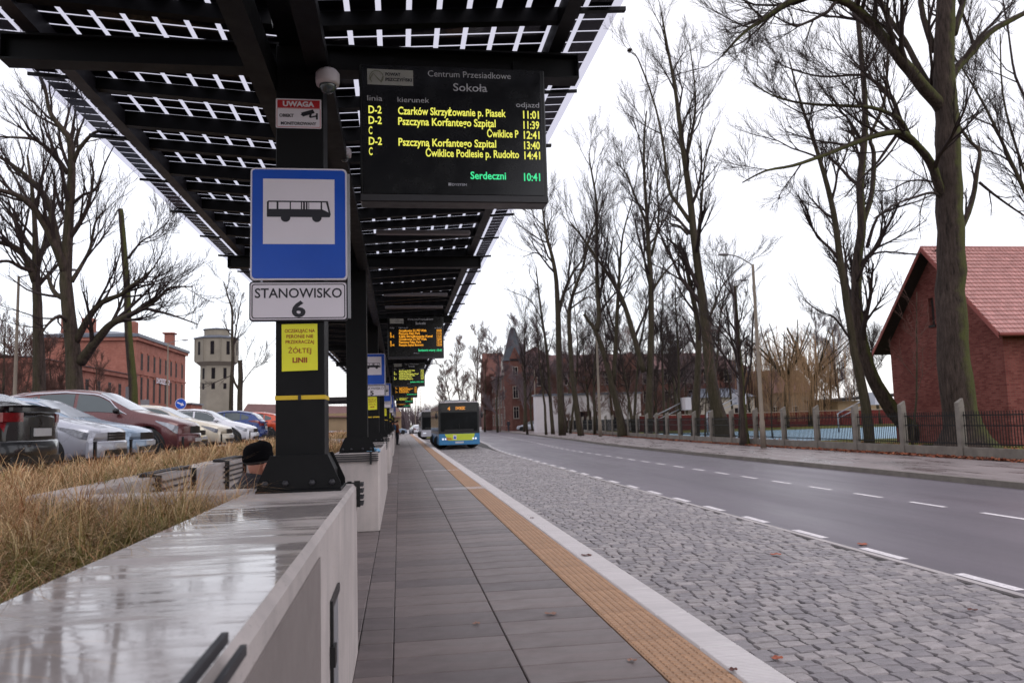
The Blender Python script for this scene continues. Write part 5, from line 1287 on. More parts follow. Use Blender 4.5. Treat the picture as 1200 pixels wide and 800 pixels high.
# --- white hall
p = at(629, 500, 100); q = at(752, 500, 100)
t = thing('white_hall', 'low white flat roofed hall behind the fence trees', 'building', (p.x, 100, -.1))
Lq = q.x-p.x
MB().box(0, Lq, 0, 2, 0, 4.7).build('wall', m_render, t); bx('roof', m_slate, t, -.15, Lq+.15, -.15, 2.15, 4.703, 4.9)
for x in (6.4, 10.5): window(t, x, 0, .3, 1.5, 2.3, '-y', m_dframe, 1)
p = at(818, 490, 120)
t = thing('white_villa', 'pale house with dark windows glimpsed behind the thin trunks', 'house', (p.x, 120, -.1))
MB().box(0, 9.5, 0, 8, 0, 4.4).build('wall', m_frame, t)
for x in (2.6, 6.6): window(t, x, 0, 1.0, 1.0, 1.7, '-y', m_dframe, 1)
m = MB(); m.add([(-.4, -.4, 4.4), (9.9, -.4, 4.4), (9.9, 8.4, 4.4), (-.4, 8.4, 4.4), (2, 4, 6), (7.5, 4, 6)], [(0, 1, 5, 4), (1, 2, 5), (2, 3, 4, 5), (3, 0, 4)]); m.build('roof', m_slate, t)
p = at(893, 490, 125)
t = thing('villa', 'tan house with red roof hidden behind the willows', 'house', (p.x, 125, -.1))
MB().box(0, 9, 0, 8, 0, 5).build('wall', M('brown_render', (112, 96, 84), .9, .15, .8, .2), t); m = MB(); m.add([(-.4, -.4, 5), (9.4, -.4, 5), (9.4, 8.4, 5), (-.4, 8.4, 5), (-.2, 4, 9), (9.2, 4, 9)], [(0, 1, 5, 4), (1, 2, 5), (2, 3, 4, 5), (3, 0, 4)]); m.build('roof', m_rooftile2, t)
window(t, 2.5, 0, 1.2, 1.1, 1.6, '-y', m_frame, 1); window(t, 6, 0, 1.2, 1.1, 1.6, '-y', m_frame, 1)
p = at(983, 490, 96); q = at(1048, 490, 96)
t = thing('garage', 'low pale garage with dark sloping flat roof beyond the court', 'garage', (p.x, 96, -.1))
Lq = q.x-p.x
MB().box(0, Lq+8, 0, 7, 0, 3.0).build('wall', m_sandst, t); m = MB(); m.add([(-.6, -.8, 2.95), (Lq+9, -.8, 3.9), (Lq+9, 7.5, 3.9), (-.6, 7.5, 2.95), (-.6, -.8, 3.25), (Lq+9, -.8, 4.25), (Lq+9, 7.5, 4.25), (-.6, 7.5, 3.25)], [(0, 3, 2, 1), (4, 5, 6, 7), (0, 1, 5, 4), (0, 4, 7, 3)]); m.build('roof', m_timber, t)
# boundary wall of the court
p = at(750, 490, 90); q = at(1130, 490, 90)
t = thing('brick_boundary_wall', 'long low dark red brick wall closing the far side of the court', 'wall', (p.x, 90, -.1))
Lq = q.x-p.x
MB().box(0, Lq, 0, .35, 0, 1.75).build('wall', m_brick_w, t); bx('coping', m_frame, t, -.05, Lq+.05, -.06, .41, 1.753, 1.82)
for k in range(int(Lq/4)): bx('pier', m_brick_w, t, 1+k*4, 1.4+k*4, -.10, -.003, 0, 1.75)
# ------------------------------------------------------------------ ornamental grass
def grass(name, label, areas, seed, n_blades, hgt, far=False):
    rg = np.random.default_rng(seed); allv = []; allf = []; allc = []; off = 0
    green = np.array(lin((112, 112, 58))); tan = np.array(lin((222, 180, 136))); straw = np.array(lin((240, 208, 166))); rust = np.array(lin((170, 112, 80)))
    for (x0, x1, y0, y1, z, step) in areas:
        xs = np.arange(x0, x1, step); ys = np.arange(y0, y1, step)
        for X in xs:
            for Y in ys:
                cx, cy = X+rg.uniform(-.4, .4)*step, Y+rg.uniform(-.4, .4)*step
                dist = max(1.0, cy); nb = int(n_blades*min(1, max(.16, 5.0/dist)))
                wd = .0018*max(1, dist/4.2)
                H = hgt*rg.uniform(.75, 1.15)
                gr = np.clip(rg.normal(.42, .36), 0, 1.1); tone = rg.uniform(.72, 1.12); H *= rg.choice([.82, 1.0, 1.12])*(.68 if cx < -3.0 else 1)
                a = rg.uniform(0, 2*np.pi, nb); lean = .25+rg.beta(1.5, 1.2, nb)*1.05; L_ = H*rg.uniform(.7, 1.25, nb)
                bx_ = cx+rg.normal(0, .045, nb); by_ = cy+rg.normal(0, .045, nb)
                dx, dy = np.cos(a), np.sin(a); px, py = -dy, dx
                ts = np.array([0, .3, .6, .85, 1.0]); V = np.zeros((nb, 10, 3)); C = np.zeros((nb, 10, 3))
                isr = rg.random(nb)
                for k, t in enumerate(ts):
                    out = lean*L_*(.15*t+.85*t*t); up = L_*(t*(1-.12*lean)-.70*lean*t**2.2)
                    wk = wd*(1-.75*t)*rg.uniform(.8, 1.2)
                    jx = rg.normal(0, .006, nb)*t; jy = rg.normal(0, .006, nb)*t
                    for sgn, q in ((-1, 0), (1, 1)):
                        V[:, 2*k+q, 0] = bx_+dx*out+px*wk*sgn+jx; V[:, 2*k+q, 1] = by_+dy*out+py*wk*sgn+jy; V[:, 2*k+q, 2] = z+up
                    f = np.clip(t*2.1-gr*1.1, 0, 1)[None] if False else np.full(nb, np.clip((t-gr*.55)*2.2, 0, 1))
                    tip = np.where(isr[:, None] < .25, straw, np.where(isr[:, None] < .72, tan, rust))
                    C[:, 2*k:2*k+2, :] = (green[None]*(1-f[:, None])+tip*f[:, None])[:, None, :]
                br = tone*rg.uniform(.7, 1.2, nb); C *= br[:, None, None]
                allv.append(V.reshape(-1, 3)); allc.append(C.reshape(-1, 3))
                base = off+np.arange(nb)*10
                for k in range(4):
                    allf.append(np.stack([base+2*k, base+2*k+1, base+2*k+3, base+2*k+2], 1))
                off += nb*10
    V = np.concatenate(allv); F = np.concatenate(allf); C = np.concatenate(allc)
    me = bpy.data.meshes.new(name); me.vertices.add(len(V)); me.vertices.foreach_set('co', V.astype(np.float32).ravel())
    me.loops.add(len(F)*4); me.loops.foreach_set('vertex_index', F.astype(np.int32).ravel()); me.polygons.add(len(F))
    me.polygons.foreach_set('loop_start', np.arange(0, len(F)*4, 4, dtype=np.int32)); me.update(calc_edges=True)
    at_ = me.color_attributes.new('tint', 'FLOAT_COLOR', 'POINT'); at_.data.foreach_set('color', np.concatenate([C, np.ones((len(C), 1))], 1).astype(np.float32).ravel())
    me.materials.append(m_grass); o = link(name, me, kind='stuff'); tag(o, label, 'grass'); return o
bed = MB().box(-4.75, -2.425, -2, 60, .6, .93).build('planting_bed', m_soil, kind='structure')
grass('ornamental_grass', 'dense tan and green ornamental grass filling the planters and bed before the cars', [
    (-2.35, -1.0, 1.2, 5.3, .93, .26), (-4.7, -2.35, 1.2, 12, .93, .28), (-4.7, -2.5, 12, 30, .93, .30), (-4.7, -2.5, 30, 58, .93, .42),
    (-2.3, -1.1, 12.2, 18.8, .93, .28), (-2.3, -1.1, 25.8, 32.4, .93, .36), (-2.3, -1.1, 39.4, 46, .93, .42)], 4, 130, .47)
bx('bed_edging', m_conc2, bed, -4.85, -4.755, -2, 60, .60, .955)
# ------------------------------------------------------------------ cars
def lerp_tab(tab, s):
    for (a, va), (b, vb) in zip(tab[:-1], tab[1:]):
        if s <= b: 
            t = 0 if b == a else max(0, (s-a)/(b-a)); return va+(vb-va)*t
    return tab[-1][1]
def paint(name, rgb, metal=.25):
    t = NT(name); c = lin(rgb); t.set(t.ramp(t.noise(2, 3), [(.3, sh(c, .95)), (.7, sh(c, 1.04))]), .28, metal, .5, .6); t.b.inputs['Coat Roughness'].default_value = .06
    dirt = t.ramp(t.noise(3, 5), [(.4, (.25,)*3), (.7, (.42,)*3)]); t.ln(dirt, t.b.inputs['Roughness']); return t.m
def car(label, pm, loc, rotz, Ln=4.4, Hh=1.47, Wd=1.80, kind='hatch', hood=.98, lampk='clear', plate=True, wheel=.33, grille=True, wb=.60, far=False):
    t = thing('parked_car', label, 'car', loc, rotz, 'cars in the car park')
    hw = Wd/2; k = Hh/1.47; S = Ln/4.4
    h = hood
    top = [(0, .66*k), (.05, .72*k), (.30*S, .80*k), (.75*S, h-.07), (1.12*S, h), (1.30*S, h+.06*k), (1.95*S, 1.38*k), (2.2*S, 1.435*k), (2.6*S, 1.47*k), (3.1*S, 1.46*k)]
    if kind == 'hatch': top += [(3.75*S, 1.36*k), (4.0*S, 1.26*k), (4.25*S, 1.03*k), (4.35*S, .95*k), (4.4*S, .80*k)]
    elif kind == 'estate': top += [(3.7*S, 1.42*k), (4.0*S, 1.36*k), (4.2*S, 1.15*k), (4.33*S, .98*k), (4.4*S, .82*k)]
    else: top += [(3.45*S, 1.33*k), (3.95*S, 1.10*k), (4.05*S, 1.08*k), (4.34*S, 1.06*k), (4.4*S, .92*k)]
    belt = [(0, .60*k), (.05, .66*k), (.3*S, .74*k), (1.0*S, .87*k), (1.5*S, .91*k), (3.2*S, .95*k), (4.1*S, 1.0*k), (4.3*S, .96*k), (4.4*S, .78*k)]
    wid = [(0, .86), (.04, .91), (.14, .955), (.35, .985), (.7, .99), (1.2, 1), (3.6*S, 1), (4.0*S, .97), (4.25*S, .93), (4.36*S, .90), (4.4*S, .86)]
    wf, wr = .84*S, Ln-.80*S; R = wheel+.055
    def ring(s):
        zt = lerp_tab(top, s); zb_ = min(lerp_tab(belt, s), zt-.03); w_ = hw*lerp_tab(wid, s)
        lo = .20 if .3 < s < Ln-.3 else .26
        for c in (wf, wr):
            if abs(s-c) < R: lo = max(lo, wheel-.02+sqrt(R*R-(s-c)**2))
        g = min(1, max(0, (zt-zb_-.05)/(.46*k)))
        yr = w_*(.93-.23*g); ze = zt-.02-.05*g
        mid = max(.50, lo+.03)
        return [(0, lo), (w_*.90, lo), (w_*.975, max(lo+.02, .30)), (w_, max(mid, .52)), (w_*.995, max(mid+.02, zb_-.12)), (w_*.965, max(mid+.03, zb_-.02)), (w_*.935, max(mid+.04, zb_+.015)), (yr, max(mid+.05, ze)), (yr*.72, max(mid+.055, zt-.012)), (0, zt)]
    def xo(s, y):
        q = (abs(y)/hw)**2.4
        return -.24*q*max(0, 1-s/1.1) + .16*q*max(0, 1-(Ln-s)/.9)
    xs = set([0, .02, .05, .10, .18, .3, Ln, Ln-.03, Ln-.08, Ln-.16, Ln-.3])
    for c in (wf, wr):
        for q in range(-6, 7): xs.add(c+R*sin(pi/2*q/6))
        xs.add(c-R-.01); xs.add(c+R+.01)
    q = .3
    while q < Ln: xs.add(q); q += .12
    xs = sorted(x for x in xs if 0 <= x <= Ln)
    rows = []
    for s in xs:
        r = ring(s); rows.append([(-s+xo(s, y), y, z) for y, z in r]+[(-s+xo(s, y), -y, z) for y, z in r[-2::-1]])
    # local x runs forward, nose at 0
    b = MB(); b.grid(rows, smooth=True)
    for s_, sg in ((0, 1), (Ln, -1)):
        R9 = ring(s_); cap_ = []
        for y, z in R9: cap_.append([(-s_+xo(s_, y*q/8), sg*y*q/8, z) for q in range(-8, 9)])
        b.grid(cap_, True)
    b.build('body', pm, t)
    bx('underbody', m_plastic, t, -Ln+.12, -.12, -hw*.86, hw*.86, .17, .50)
    def S_(s, u):
        r = ring(s); mir = u > 9
        uu = 18-u if mir else u
        i = min(8, int(uu)); f = uu-i; y = r[i][0]*(1-f)+r[i+1][0]*f; z = r[i][1]*(1-f)+r[i+1][1]*f
        return Vector((-s+xo(s, y), -y if mir else y, z))
    def patch(nm, mat, prof, off=.007, nu=5):
        """prof: list of (s, u0, u1) -> surface lying just proud of the body"""
        rws = []
        for s, u0, u1 in prof:
            rw_ = []
            for q in range(nu+1):
                u = u0+(u1-u0)*q/nu; p0 = S_(s, u); e = .02
                ta = S_(min(Ln-.005, s+e), u)-S_(max(.005, s-e), u); tb = S_(s, min(18, u+.06))-S_(s, max(0, u-.06))
                nn = ta.cross(tb)
                if nn.length < 1e-7: nn = Vector((0, 0, 1))
                nn.normalize()
                if nn.dot(p0-Vector((-s, 0, .6))) < 0: nn = -nn
                rw_.append(tuple(p0+nn*off))
            rws.append(rw_)
        return MB().grid(rws, True).build(nm, mat, t)
    def dense(prof, n=8):
        o = []
        for (a, b_, c), (a2, b2, c2) in zip(prof[:-1], prof[1:]):
            for q in range(n): f = q/n; o.append((a+(a2-a)*f, b_+(b2-b_)*f, c+(c2-c)*f))
        o.append(prof[-1]); return o
    # glazing
    patch('windscreen', m_wscreen, dense([(1.27*S, 7.25, 10.75), (1.6*S, 7.22, 10.78), (1.98*S, 7.25, 10.75)], 5), nu=10)
    e = Ln-4.4*S
    if kind == 'sedan': patch('rear_window', m_wscreen, dense([(3.42*S, 7.3, 10.7), (3.90*S, 7.3, 10.7)], 5), nu=10)
    elif kind == 'hatch': patch('rear_window', m_wscreen, dense([(3.82*S, 7.3, 10.7), (4.22*S, 7.3, 10.7)], 5), nu=10)
    else: patch('rear_window', m_wscreen, dense([(4.0*S, 7.3, 10.7), (4.28*S, 7.3, 10.7)], 5), nu=10)
    re_ = {'hatch': 3.70, 'estate': 3.85, 'sedan': 3.45}[kind]*S
    for mir in (0, 1):
        F_ = (lambda a, b_: (18-a, 18-b_)) if mir else (lambda a, b_: (a, b_))
        for pr in ([(1.42*S, 6.12, 6.25), (1.75*S, 6.12, 6.85), (2.05*S, 6.12, 6.90), (2.43*S, 6.12, 6.90)], [(2.50*S, 6.12, 6.90), (3.0*S, 6.12, 6.90), (3.25*S, 6.12, 6.88)], [(3.30*S, 6.14, 6.86), (re_, 6.2, 6.55)]):
            patch('side_window', m_cglass, dense([(s, *F_(a, b_)) for s, a, b_ in pr], 3), nu=3)
        pr = [(1.34*S, 6.02, 6.10), (1.75*S, 6.93, 7.02), (2.1*S, 6.96, 7.03), (re_+.1, 6.96, 7.03)]
        patch('window_trim', m_chrome if kind != 'hatch' else m_plastic, dense([(s, *F_(a, b_)) for s, a, b_ in pr], 3), .010, nu=1)
        # lamps
        patch('headlight', m_lamp_d if lampk == 'smoked' else m_lamp_c, dense([(s, *F_(a, b_)) for s, a, b_ in [(.06, 3.4, 5.0), (.20, 3.8, 5.0), (.42, 4.2, 4.95), (.62*S, 4.7, 4.92)]], 4), .010, nu=4)
        patch('tail_light', m_lamp_r, dense([(s, *F_(a, b_)) for s, a, b_ in [(Ln-.62, 5.0, 5.3), (Ln-.3, 4.2, 5.6), (Ln-.02, 4.0, 5.6)]], 4), .010, nu=4)
        sg = -1 if mir else 1
        # mirrors
        MB().ell((-1.52*S, sg*(hw+.09), belt[4][1]+.09), (.07, .11, .07), 12, 8).build('wing_mirror', pm if kind == 'hatch' else m_plastic, t)
        MB().box(-1.54*S, -1.47*S, sg*hw*.96 if sg > 0 else -hw-.03, hw+.03 if sg > 0 else -hw*.96, belt[4][1]+.02, belt[4][1]+.06).build('mirror_arm', m_plastic, t)
        for c in (wf, wr):
            m = Matrix.Translation((-c, sg*(hw-.10), wheel)) @ Matrix.Rotation(-sg*pi/2, 4, 'X')
            wh = MB().lathe([(wheel*.62, -.10), (wheel*.93, -.10), (wheel, -.07), (wheel, .07), (wheel*.93, .10), (wheel*.62, .10)], 28, m).build('wheel', m_rub, t)
            rm = MB(); rm.lathe([(wheel*.66, .085), (wheel*.62, .102), (wheel*.56, .07)], 24, m); rm.build('rim', m_rim, wh)
            hb = MB(); hb.lathe([(.02, .06), (.05, .06), (.05, .095), (.01, .10)], 12, m)
            for q in range(5): hb.box(.03, wheel*.60, -.022, .022, .066, .094, m=m @ Matrix.Rotation(2*pi*q/5, 4, 'Z'))
            hb.build('spokes', m_rim, wh)
            dk = MB(); dk.lathe([(.01, .0), (wheel*.6, .0), (wheel*.6, .03), (.01, .03)], 20, m); dk.build('brake_disc', m_plastic, wh)
    # nose and tail details, following the curve of the bumper
    def cb_(nm, mat, ya, yb2, z0, z1, proud, rear=False):
        m = MB(); rows_ = []; n_ = 18
        for q in range(n_+1):
            y = ya+(yb2-ya)*q/n_; pr_ = proud*(1-(abs(2*q/n_-1))**5*1.15) if 'bumper' in nm else proud; x = (-Ln+xo(Ln, y)-pr_) if rear else (xo(0, y)+pr_); xi = x+(.05 if rear else -.05)
            e_ = .02*(1 if rear is False else -1) if 'bumper' in nm else 0
            rows_.append([(xi, y, z0), (x-e_, y, z0), (x, y, z0+abs(e_)), (x, y, z1-abs(e_)), (x-e_, y, z1), (xi, y, z1)])
        m.grid(rows_, 'bumper' in nm, True); m.add([*rows_[0], *rows_[-1]], [(0, 1, 2, 3, 4, 5), (11, 10, 9, 8, 7, 6)]); return m.build(nm, mat, t)
    cb_('bumper', pm, -.93*hw, .93*hw, .225, .50*k, .035); cb_('rear_bumper', pm, -.93*hw, .93*hw, .26, .58*k, .045, True)
    zr_ = {'sedan': 1.02, 'hatch': .93, 'estate': .96}[kind]*k
    cb_('boot_lip', pm, -.80*hw, .80*hw, zr_-.05, zr_, .035, True)
    for sg in (-1, 1):
        cb_('tail_light', m_lamp_r, *sorted((sg*.55*hw, sg*.93*hw)), zr_-.19, zr_-.07, .010, True)
    cb_('plate_recess', m_plastic, -.33, .33, .60*k, .60*k+.16, .006, True)
    zg = .60*k
    if grille:
        cb_('grille', m_plastic, -.50*hw, .50*hw, zg-.13, zg+.05, .004)
        for q in range(3): cb_('grille_bar', m_chrome if lampk == 'smoked' else m_plastic, -.48*hw, .48*hw, zg-.10+q*.048, zg-.10+q*.048+.012, .012)
    cb_('lower_intake', m_plastic, -hw*.62, hw*.62, .25, .35, .040)
    MB().box(.0, .052, -.26, .26, .375, .465).build('number_plate', m_plate, t)
    zp = .60*k+.03
    MB().box(-Ln-.02, -Ln+.02, -.26, .26, zp, zp+.11).build('number_plate', m_plate, t)
    cb_('rear_apron', m_plastic, -hw*.8, hw*.8, .27, .36, .050, True)
    return t
p_silver = paint('silver_paint', (176, 178, 190)); p_lblue = paint('light_blue_paint', (142, 160, 182)); p_maroon = paint('maroon_paint', (96, 52, 54)); p_cream = paint('cream_paint', (206, 196, 180), .1)
p_yel = paint('pale_yellow_paint', (212, 190, 130), .1); p_white = paint('white_paint', (212, 212, 220), .05); p_blue = paint('blue_paint', (34, 58, 118)); p_dark = paint('black_paint', (28, 28, 32)); p_or = paint('orange_red_paint', (196, 74, 40), .1)
ZC = .85
car('black saloon parked tail first at the left edge, red lamp showing', p_dark, (-4.92-4.7, 11.95, ZC), pi, 4.7, 1.46, 1.84, 'sedan', 1.0)
car('silver estate car with smoked headlights beside the black saloon', p_silver, (-5.0, 15.3, ZC), 0, 4.75, 1.48, 1.83, 'estate', .98, 'smoked')
car('light blue car half hidden between the silver and the maroon cars', p_lblue, (-5.25, 17.9, ZC), 0, 4.4, 1.43, 1.74, 'sedan', .93)
car('maroon tall sport utility car in the middle of the row', p_maroon, (-4.95, 20.7, ZC), 0, 4.55, 1.70, 1.84, 'estate', 1.12, wheel=.36)
car('pale yellow car mostly hidden behind the maroon one', p_yel, (-5.7, 24.6, ZC), 0, 4.1, 1.45, 1.70, 'hatch', .95)
car('cream car with bright chrome nose right of the maroon one', p_cream, (-5.45, 27.2, ZC), 0, 4.5, 1.50, 1.78, 'estate', 1.0, 'smoked')
car('white hatchback with visible alloy front wheel, before the man in the hat', p_white, (-5.55, 32.6, ZC), 0, 3.95, 1.47, 1.72, 'hatch', .98)
car('blue hatchback parked tail first with tall red tail lamps', p_blue, (-6.15-4.0, 38.6, ZC), pi, 4.0, 1.50, 1.70, 'hatch', .98)
car('orange car glimpsed between the blue hatchback and the column', p_or, (-5.9-4.1, 43.6, ZC), pi, 4.1, 1.50, 1.72, 'hatch', .98)
car('white car beyond the orange one, just a sliver showing', p_white, (-5.2, 47.5, ZC), 0, 4.1, 1.46, 1.72, 'hatch', .98)
for px, Y, pm, rz, lab in ((606, 122, p_silver, radians(160), 'silver car standing on the far pavement by the school'), (485, 128, p_white, radians(100), 'white car far beyond the end of the platform'), (499, 140, p_silver, radians(175), 'silver car crossing far beyond the platform end'), (476, 135, p_lblue, radians(20), 'pale car at the very far end, left of the others')):
    p = at(px, 500, Y); o = car(lab, pm, (p.x, Y, -.13 if px < 600 else -.05), rz, 4.3, 1.5, 1.75, 'hatch', .98); o['group'] = 'far cars'
# ------------------------------------------------------------------ buses
def bus(label, loc, body, low, panel, front, n, dest):
    t = thing('city_bus', label, 'bus', loc, 0, 'buses in the bay')
    hw, H_ = 1.275, 2.92
    MB().prism(rrect(-hw, hw, .30, H_, .16), .06, 12).build('body', body, t)
    MB().prism(rrect(-hw+.03, hw-.03, .98, H_-.05, .12), .0, .0595).build('front_mask', m_plastic, t)
    MB().prism([(-hw+.01, .30), (hw-.01, .30), (hw-.01, .975), (-hw+.01, .975)], -.02, .0595).build('front_skirt', low, t)
    MB().prism([(-hw+.36, .965), (hw-.30, .965), (hw-.42, .56), (-hw+.58, .56)], -.028, -.0205).build('front_panel', panel, t)
    MB().prism(rrect(-hw+.12, hw-.12, 1.12, 2.30, .08), -.012, -.0005).build('windscreen', m_busglass, t)
    MB().prism(rrect(-hw+.16, hw-.16, 2.36, H_-.14, .04), -.010, -.0005).build('destination_box', m_screen, t)
    bx('roof_rail', m_whitepl, t, -hw+.10, hw-.10, .02, .10, H_-.012, H_+.035)
    bx('roof_unit', m_galv, t, -.7, .7, 2.5, 5.0, H_-.01, H_+.22)
    letters(n, m_ledo2, t, -.70, -.0125, 2.44, .30, None, 'LEFT', .012); letters(dest, m_ledo2, t, -.20, -.0125, 2.47, .24, .60, 'LEFT', .010)
    for sx in (-1, 1):
        for q, r in ((1.02, .062), (.86, .055)):
            MB().lathe([(.005, 0), (r, 0), (r, .02), (.005, .028)], 16, Matrix.Translation((sx*q-.0, -.021, .66)) @ Matrix.Rotation(pi/2, 4, 'X')).build('headlight', m_bulb, t)
        MB().ell((sx*(hw+.14), -.16, 2.1), (.08, .06, .20), 12, 8).build('mirror', m_plastic, t); MB().tube([(sx*(hw-.08), -.02, 2.45), (sx*(hw+.10), -.16, 2.42), (sx*(hw+.14), -.16, 2.25)], .02, 6).build('mirror_arm', m_plastic, t)
        for yy in (2.6, 8.9):
            m_ = Matrix.Translation((sx*(hw-.26), yy, .47)) @ Matrix.Rotation(-sx*pi/2, 4, 'X'); wh = MB().lathe([(.28, -.13), (.47, -.12), (.47, .12), (.28, .145)], 24, m_).build('wheel', m_rub, t); MB().lathe([(.02, .10), (.26, .12), (.27, .14), (.02, .12)], 20, m_).build('rim', m_rim, wh)
        for q in range(7):
            y0 = .5+q*1.62; MB().box(hw-.002 if sx > 0 else -hw-.006, hw+.006 if sx > 0 else -hw+.002, y0, y0+1.52, 1.15, 2.45).build('side_window', m_cglass, t)
        MB().box(hw-.001 if sx > 0 else -hw-.004, hw+.004 if sx > 0 else -hw+.001, .08, 11.9, .32, .95).build('side_skirt', low, t)
    MB().tube([(-.95, -.03, 1.14), (-.1, -.03, 1.24)], .012, 5).build('wiper', m_plastic, t); MB().tube([(.85, -.03, 1.14), (.03, -.03, 1.20), (.0, -.03, 1.62)], .012, 5).build('wiper', m_plastic, t)
    bx('number_plate', m_plate, t, -.26, .26, -.030, -.0205, .385, .49)
    # driver area seen dimly
    bx('dashboard', m_plastic, t, -.9, .9, -.016, -.0125, 1.13, 1.25)
    return t
m_ledo2 = emis('amber_sign_led', (250, 160, 50), .9); m_bulb = emis('lit_headlamp', (235, 240, 255), 1.1)
m_busglass = M('bus_glass', (20, 22, 24), .25, .5, 1.3, 0, spec=.08)
m_bblue = M('bus_blue', (44, 118, 168), .35, .05, 2, 0, coat=.3); m_byel = M('bus_yellow', (190, 204, 48), .4, .05, 2, 0, coat=.3); m_bdark = M('bus_black', (26, 27, 30), .3, .05, 2, 0, coat=.3); m_bwhite = M('bus_white', (176, 176, 186), .35, .05, 2, 0, coat=.3)
t = bus('near city bus, black above a blue and yellow front, standing in the bay', (3.68, 49.8, -.15), m_bdark, m_bblue, m_byel, None, '4', 'DWORZEC')
letters('296', m_red, t, -.82, -.0295, .60, .20, .34, 'LEFT', .006)
MB().prism([(-.50+.12, .62), (-.50+.32, .62), (-.50+.32, .90), (-.50+.12, .90)], -.0302, -.0285).build('crest_panel', m_whitepl, t)
MB().prism([(-.35, .66), (-.21, .66), (-.21, .76), (-.28, .84), (-.35, .76)][::1], -.032, -.0305).build('crest', m_blue, t)
bus('farther city bus, grey with white front, behind the near bus', (3.55, 84, -.15), m_galv, m_bwhite, m_bwhite, None, '', 'SZPITAL')
# ------------------------------------------------------------------ people
def skin_mesh(name, nodes, edges, root, mats, pick, sub=2):
    """nodes: name -> (pos, radius); one continuous skinned surface"""
    ks = list(nodes); me = bpy.data.meshes.new(name); me.from_pydata([nodes[k][0] for k in ks], [(ks.index(a), ks.index(b)) for a, b in edges], [])
    o = bpy.data.objects.new(name, me); COL.objects.link(o)
    md = o.modifiers.new('s', 'SKIN'); sv = me.skin_vertices[0].data
    for i, k in enumerate(ks):
        r = nodes[k][1]; sv[i].radius = r if isinstance(r, tuple) else (r, r); sv[i].use_root = (k == root)
    md.use_smooth_shade = True
    s2 = o.modifiers.new('u', 'SUBSURF'); s2.levels = sub; s2.render_levels = sub
    dg = bpy.context.evaluated_depsgraph_get(); m2 = bpy.data.meshes.new_from_object(o.evaluated_get(dg)); bpy.data.objects.remove(o)
    m2.materials.clear()
    for m in mats: m2.materials.append(m)
    for p in m2.polygons: p.material_index = pick(p.center); p.use_smooth = True
    m2.name = name; return m2
def hand(nodes, edges, side, wrist, d, up, wn):
    """palm, four unequal curled fingers and a thumb"""
    d = Vector(d).normalized(); up = Vector(up).normalized(); lat = d.cross(up).normalized()*side
    P0 = Vector(wrist); pk = wn+'palm'; nodes[pk] = (tuple(P0+d*.06), (.036, .020)); edges.append((wn, pk))
    for q, (o, L_) in enumerate(((-.028, .075), (-.009, .085), (.010, .078), (.028, .060))):
        b = P0+d*.095+lat*o; k1, k2, k3 = [wn+'f%d%d' % (q, z) for z in range(3)]
        nodes[k1] = (tuple(b), .0095); nodes[k2] = (tuple(b+d*L_*.5-up*.012), .0088); nodes[k3] = (tuple(b+d*L_*.85-up*.040), .0075)
        edges += [(pk, k1), (k1, k2), (k2, k3)]
    k1, k2 = wn+'t0', wn+'t1'; nodes[k1] = (tuple(P0+d*.05-lat*.045-up*.01), .011); nodes[k2] = (tuple(P0+d*.085-lat*.055-up*.025), .009); edges += [(pk, k1), (k1, k2)]
def standing(label, loc, rotz, coat, trous, hair, h=1.75, extra=None, step=.0):
    t = thing('person', label, 'person', loc, rotz, 'people on foot')
    s = h/1.75
    N = {'pelvis': ((0, 0, .95*s), (.16*s, .12*s)), 'waist': ((0, 0, 1.12*s), (.15*s, .11*s)), 'chest': ((0, 0, 1.32*s), (.18*s, .125*s)), 'neckb': ((0, .0, 1.46*s), .07*s), 'neck': ((0, .01, 1.52*s), .052*s), 'head': ((0, .02, 1.62*s), (.078*s, .092*s)), 'crown': ((0, .01, 1.70*s), (.068*s, .08*s))}
    E = [('pelvis', 'waist'), ('waist', 'chest'), ('chest', 'neckb'), ('neckb', 'neck'), ('neck', 'head'), ('head', 'crown')]
    for sd_, n in ((-1, 'L'), (1, 'R')):
        st = step*sd_
        N.update({n+'sh': ((sd_*.18*s, 0, 1.41*s), .066*s), n+'el': ((sd_*.24*s, -.02, 1.13*s), .050*s), n+'wr': ((sd_*.23*s, .10, .90*s), .033*s), n+'hip': ((sd_*.09*s, 0, .88*s), .098*s), n+'kn': ((sd_*.10*s, .03+st*.5, .50*s), .068*s), n+'an': ((sd_*.10*s, -.02+st, .10*s), .047*s), n+'he': ((sd_*.10*s, -.05+st, .045), .042), n+'to': ((sd_*.11*s, .14+st, .035), .035)})
        E += [('chest', n+'sh'), (n+'sh', n+'el'), (n+'el', n+'wr'), ('pelvis', n+'hip'), (n+'hip', n+'kn'), (n+'kn', n+'an'), (n+'an', n+'he'), (n+'he', n+'to')]
        hand(N, E, sd_, N[n+'wr'][0], (0, .35, -1), (0, 1, .3), n+'wr')
    pick = lambda c: 2 if (c.z > 1.515*s or (abs(c.x) > .17 and c.z < .90*s)) else (3 if c.z < .09 else (1 if c.z < .93*s else 0))
    me = skin_mesh('body', N, E, 'pelvis', [coat, trous, m_skin, m_plastic], pick, 1); link('body', me, t)
    MB().ell((0, -.005, 1.70*s), (.086*s, .103*s, .085*s), 14, 10).build('hair', hair, t)
    MB().ell((0, .115*s, 1.62*s), (.014, .022, .022), 8, 6).build('nose', m_skin, t)
    if extra: extra(t, s)
    return t
m_brown_coat = M('rust_brown_jacket', (126, 66, 44), .8, .12, 10, .3); m_bag = M('blue_rucksack_cloth', (52, 92, 128), .8, .1, 8, .3); m_cap = M('dark_hair', (34, 26, 24), .9, .1, 20, .3)
def ruck(t, s): MB().box(-.16, .16, -.30, -.125, 1.02, 1.46, ch=.06).build('rucksack', m_bag, t)
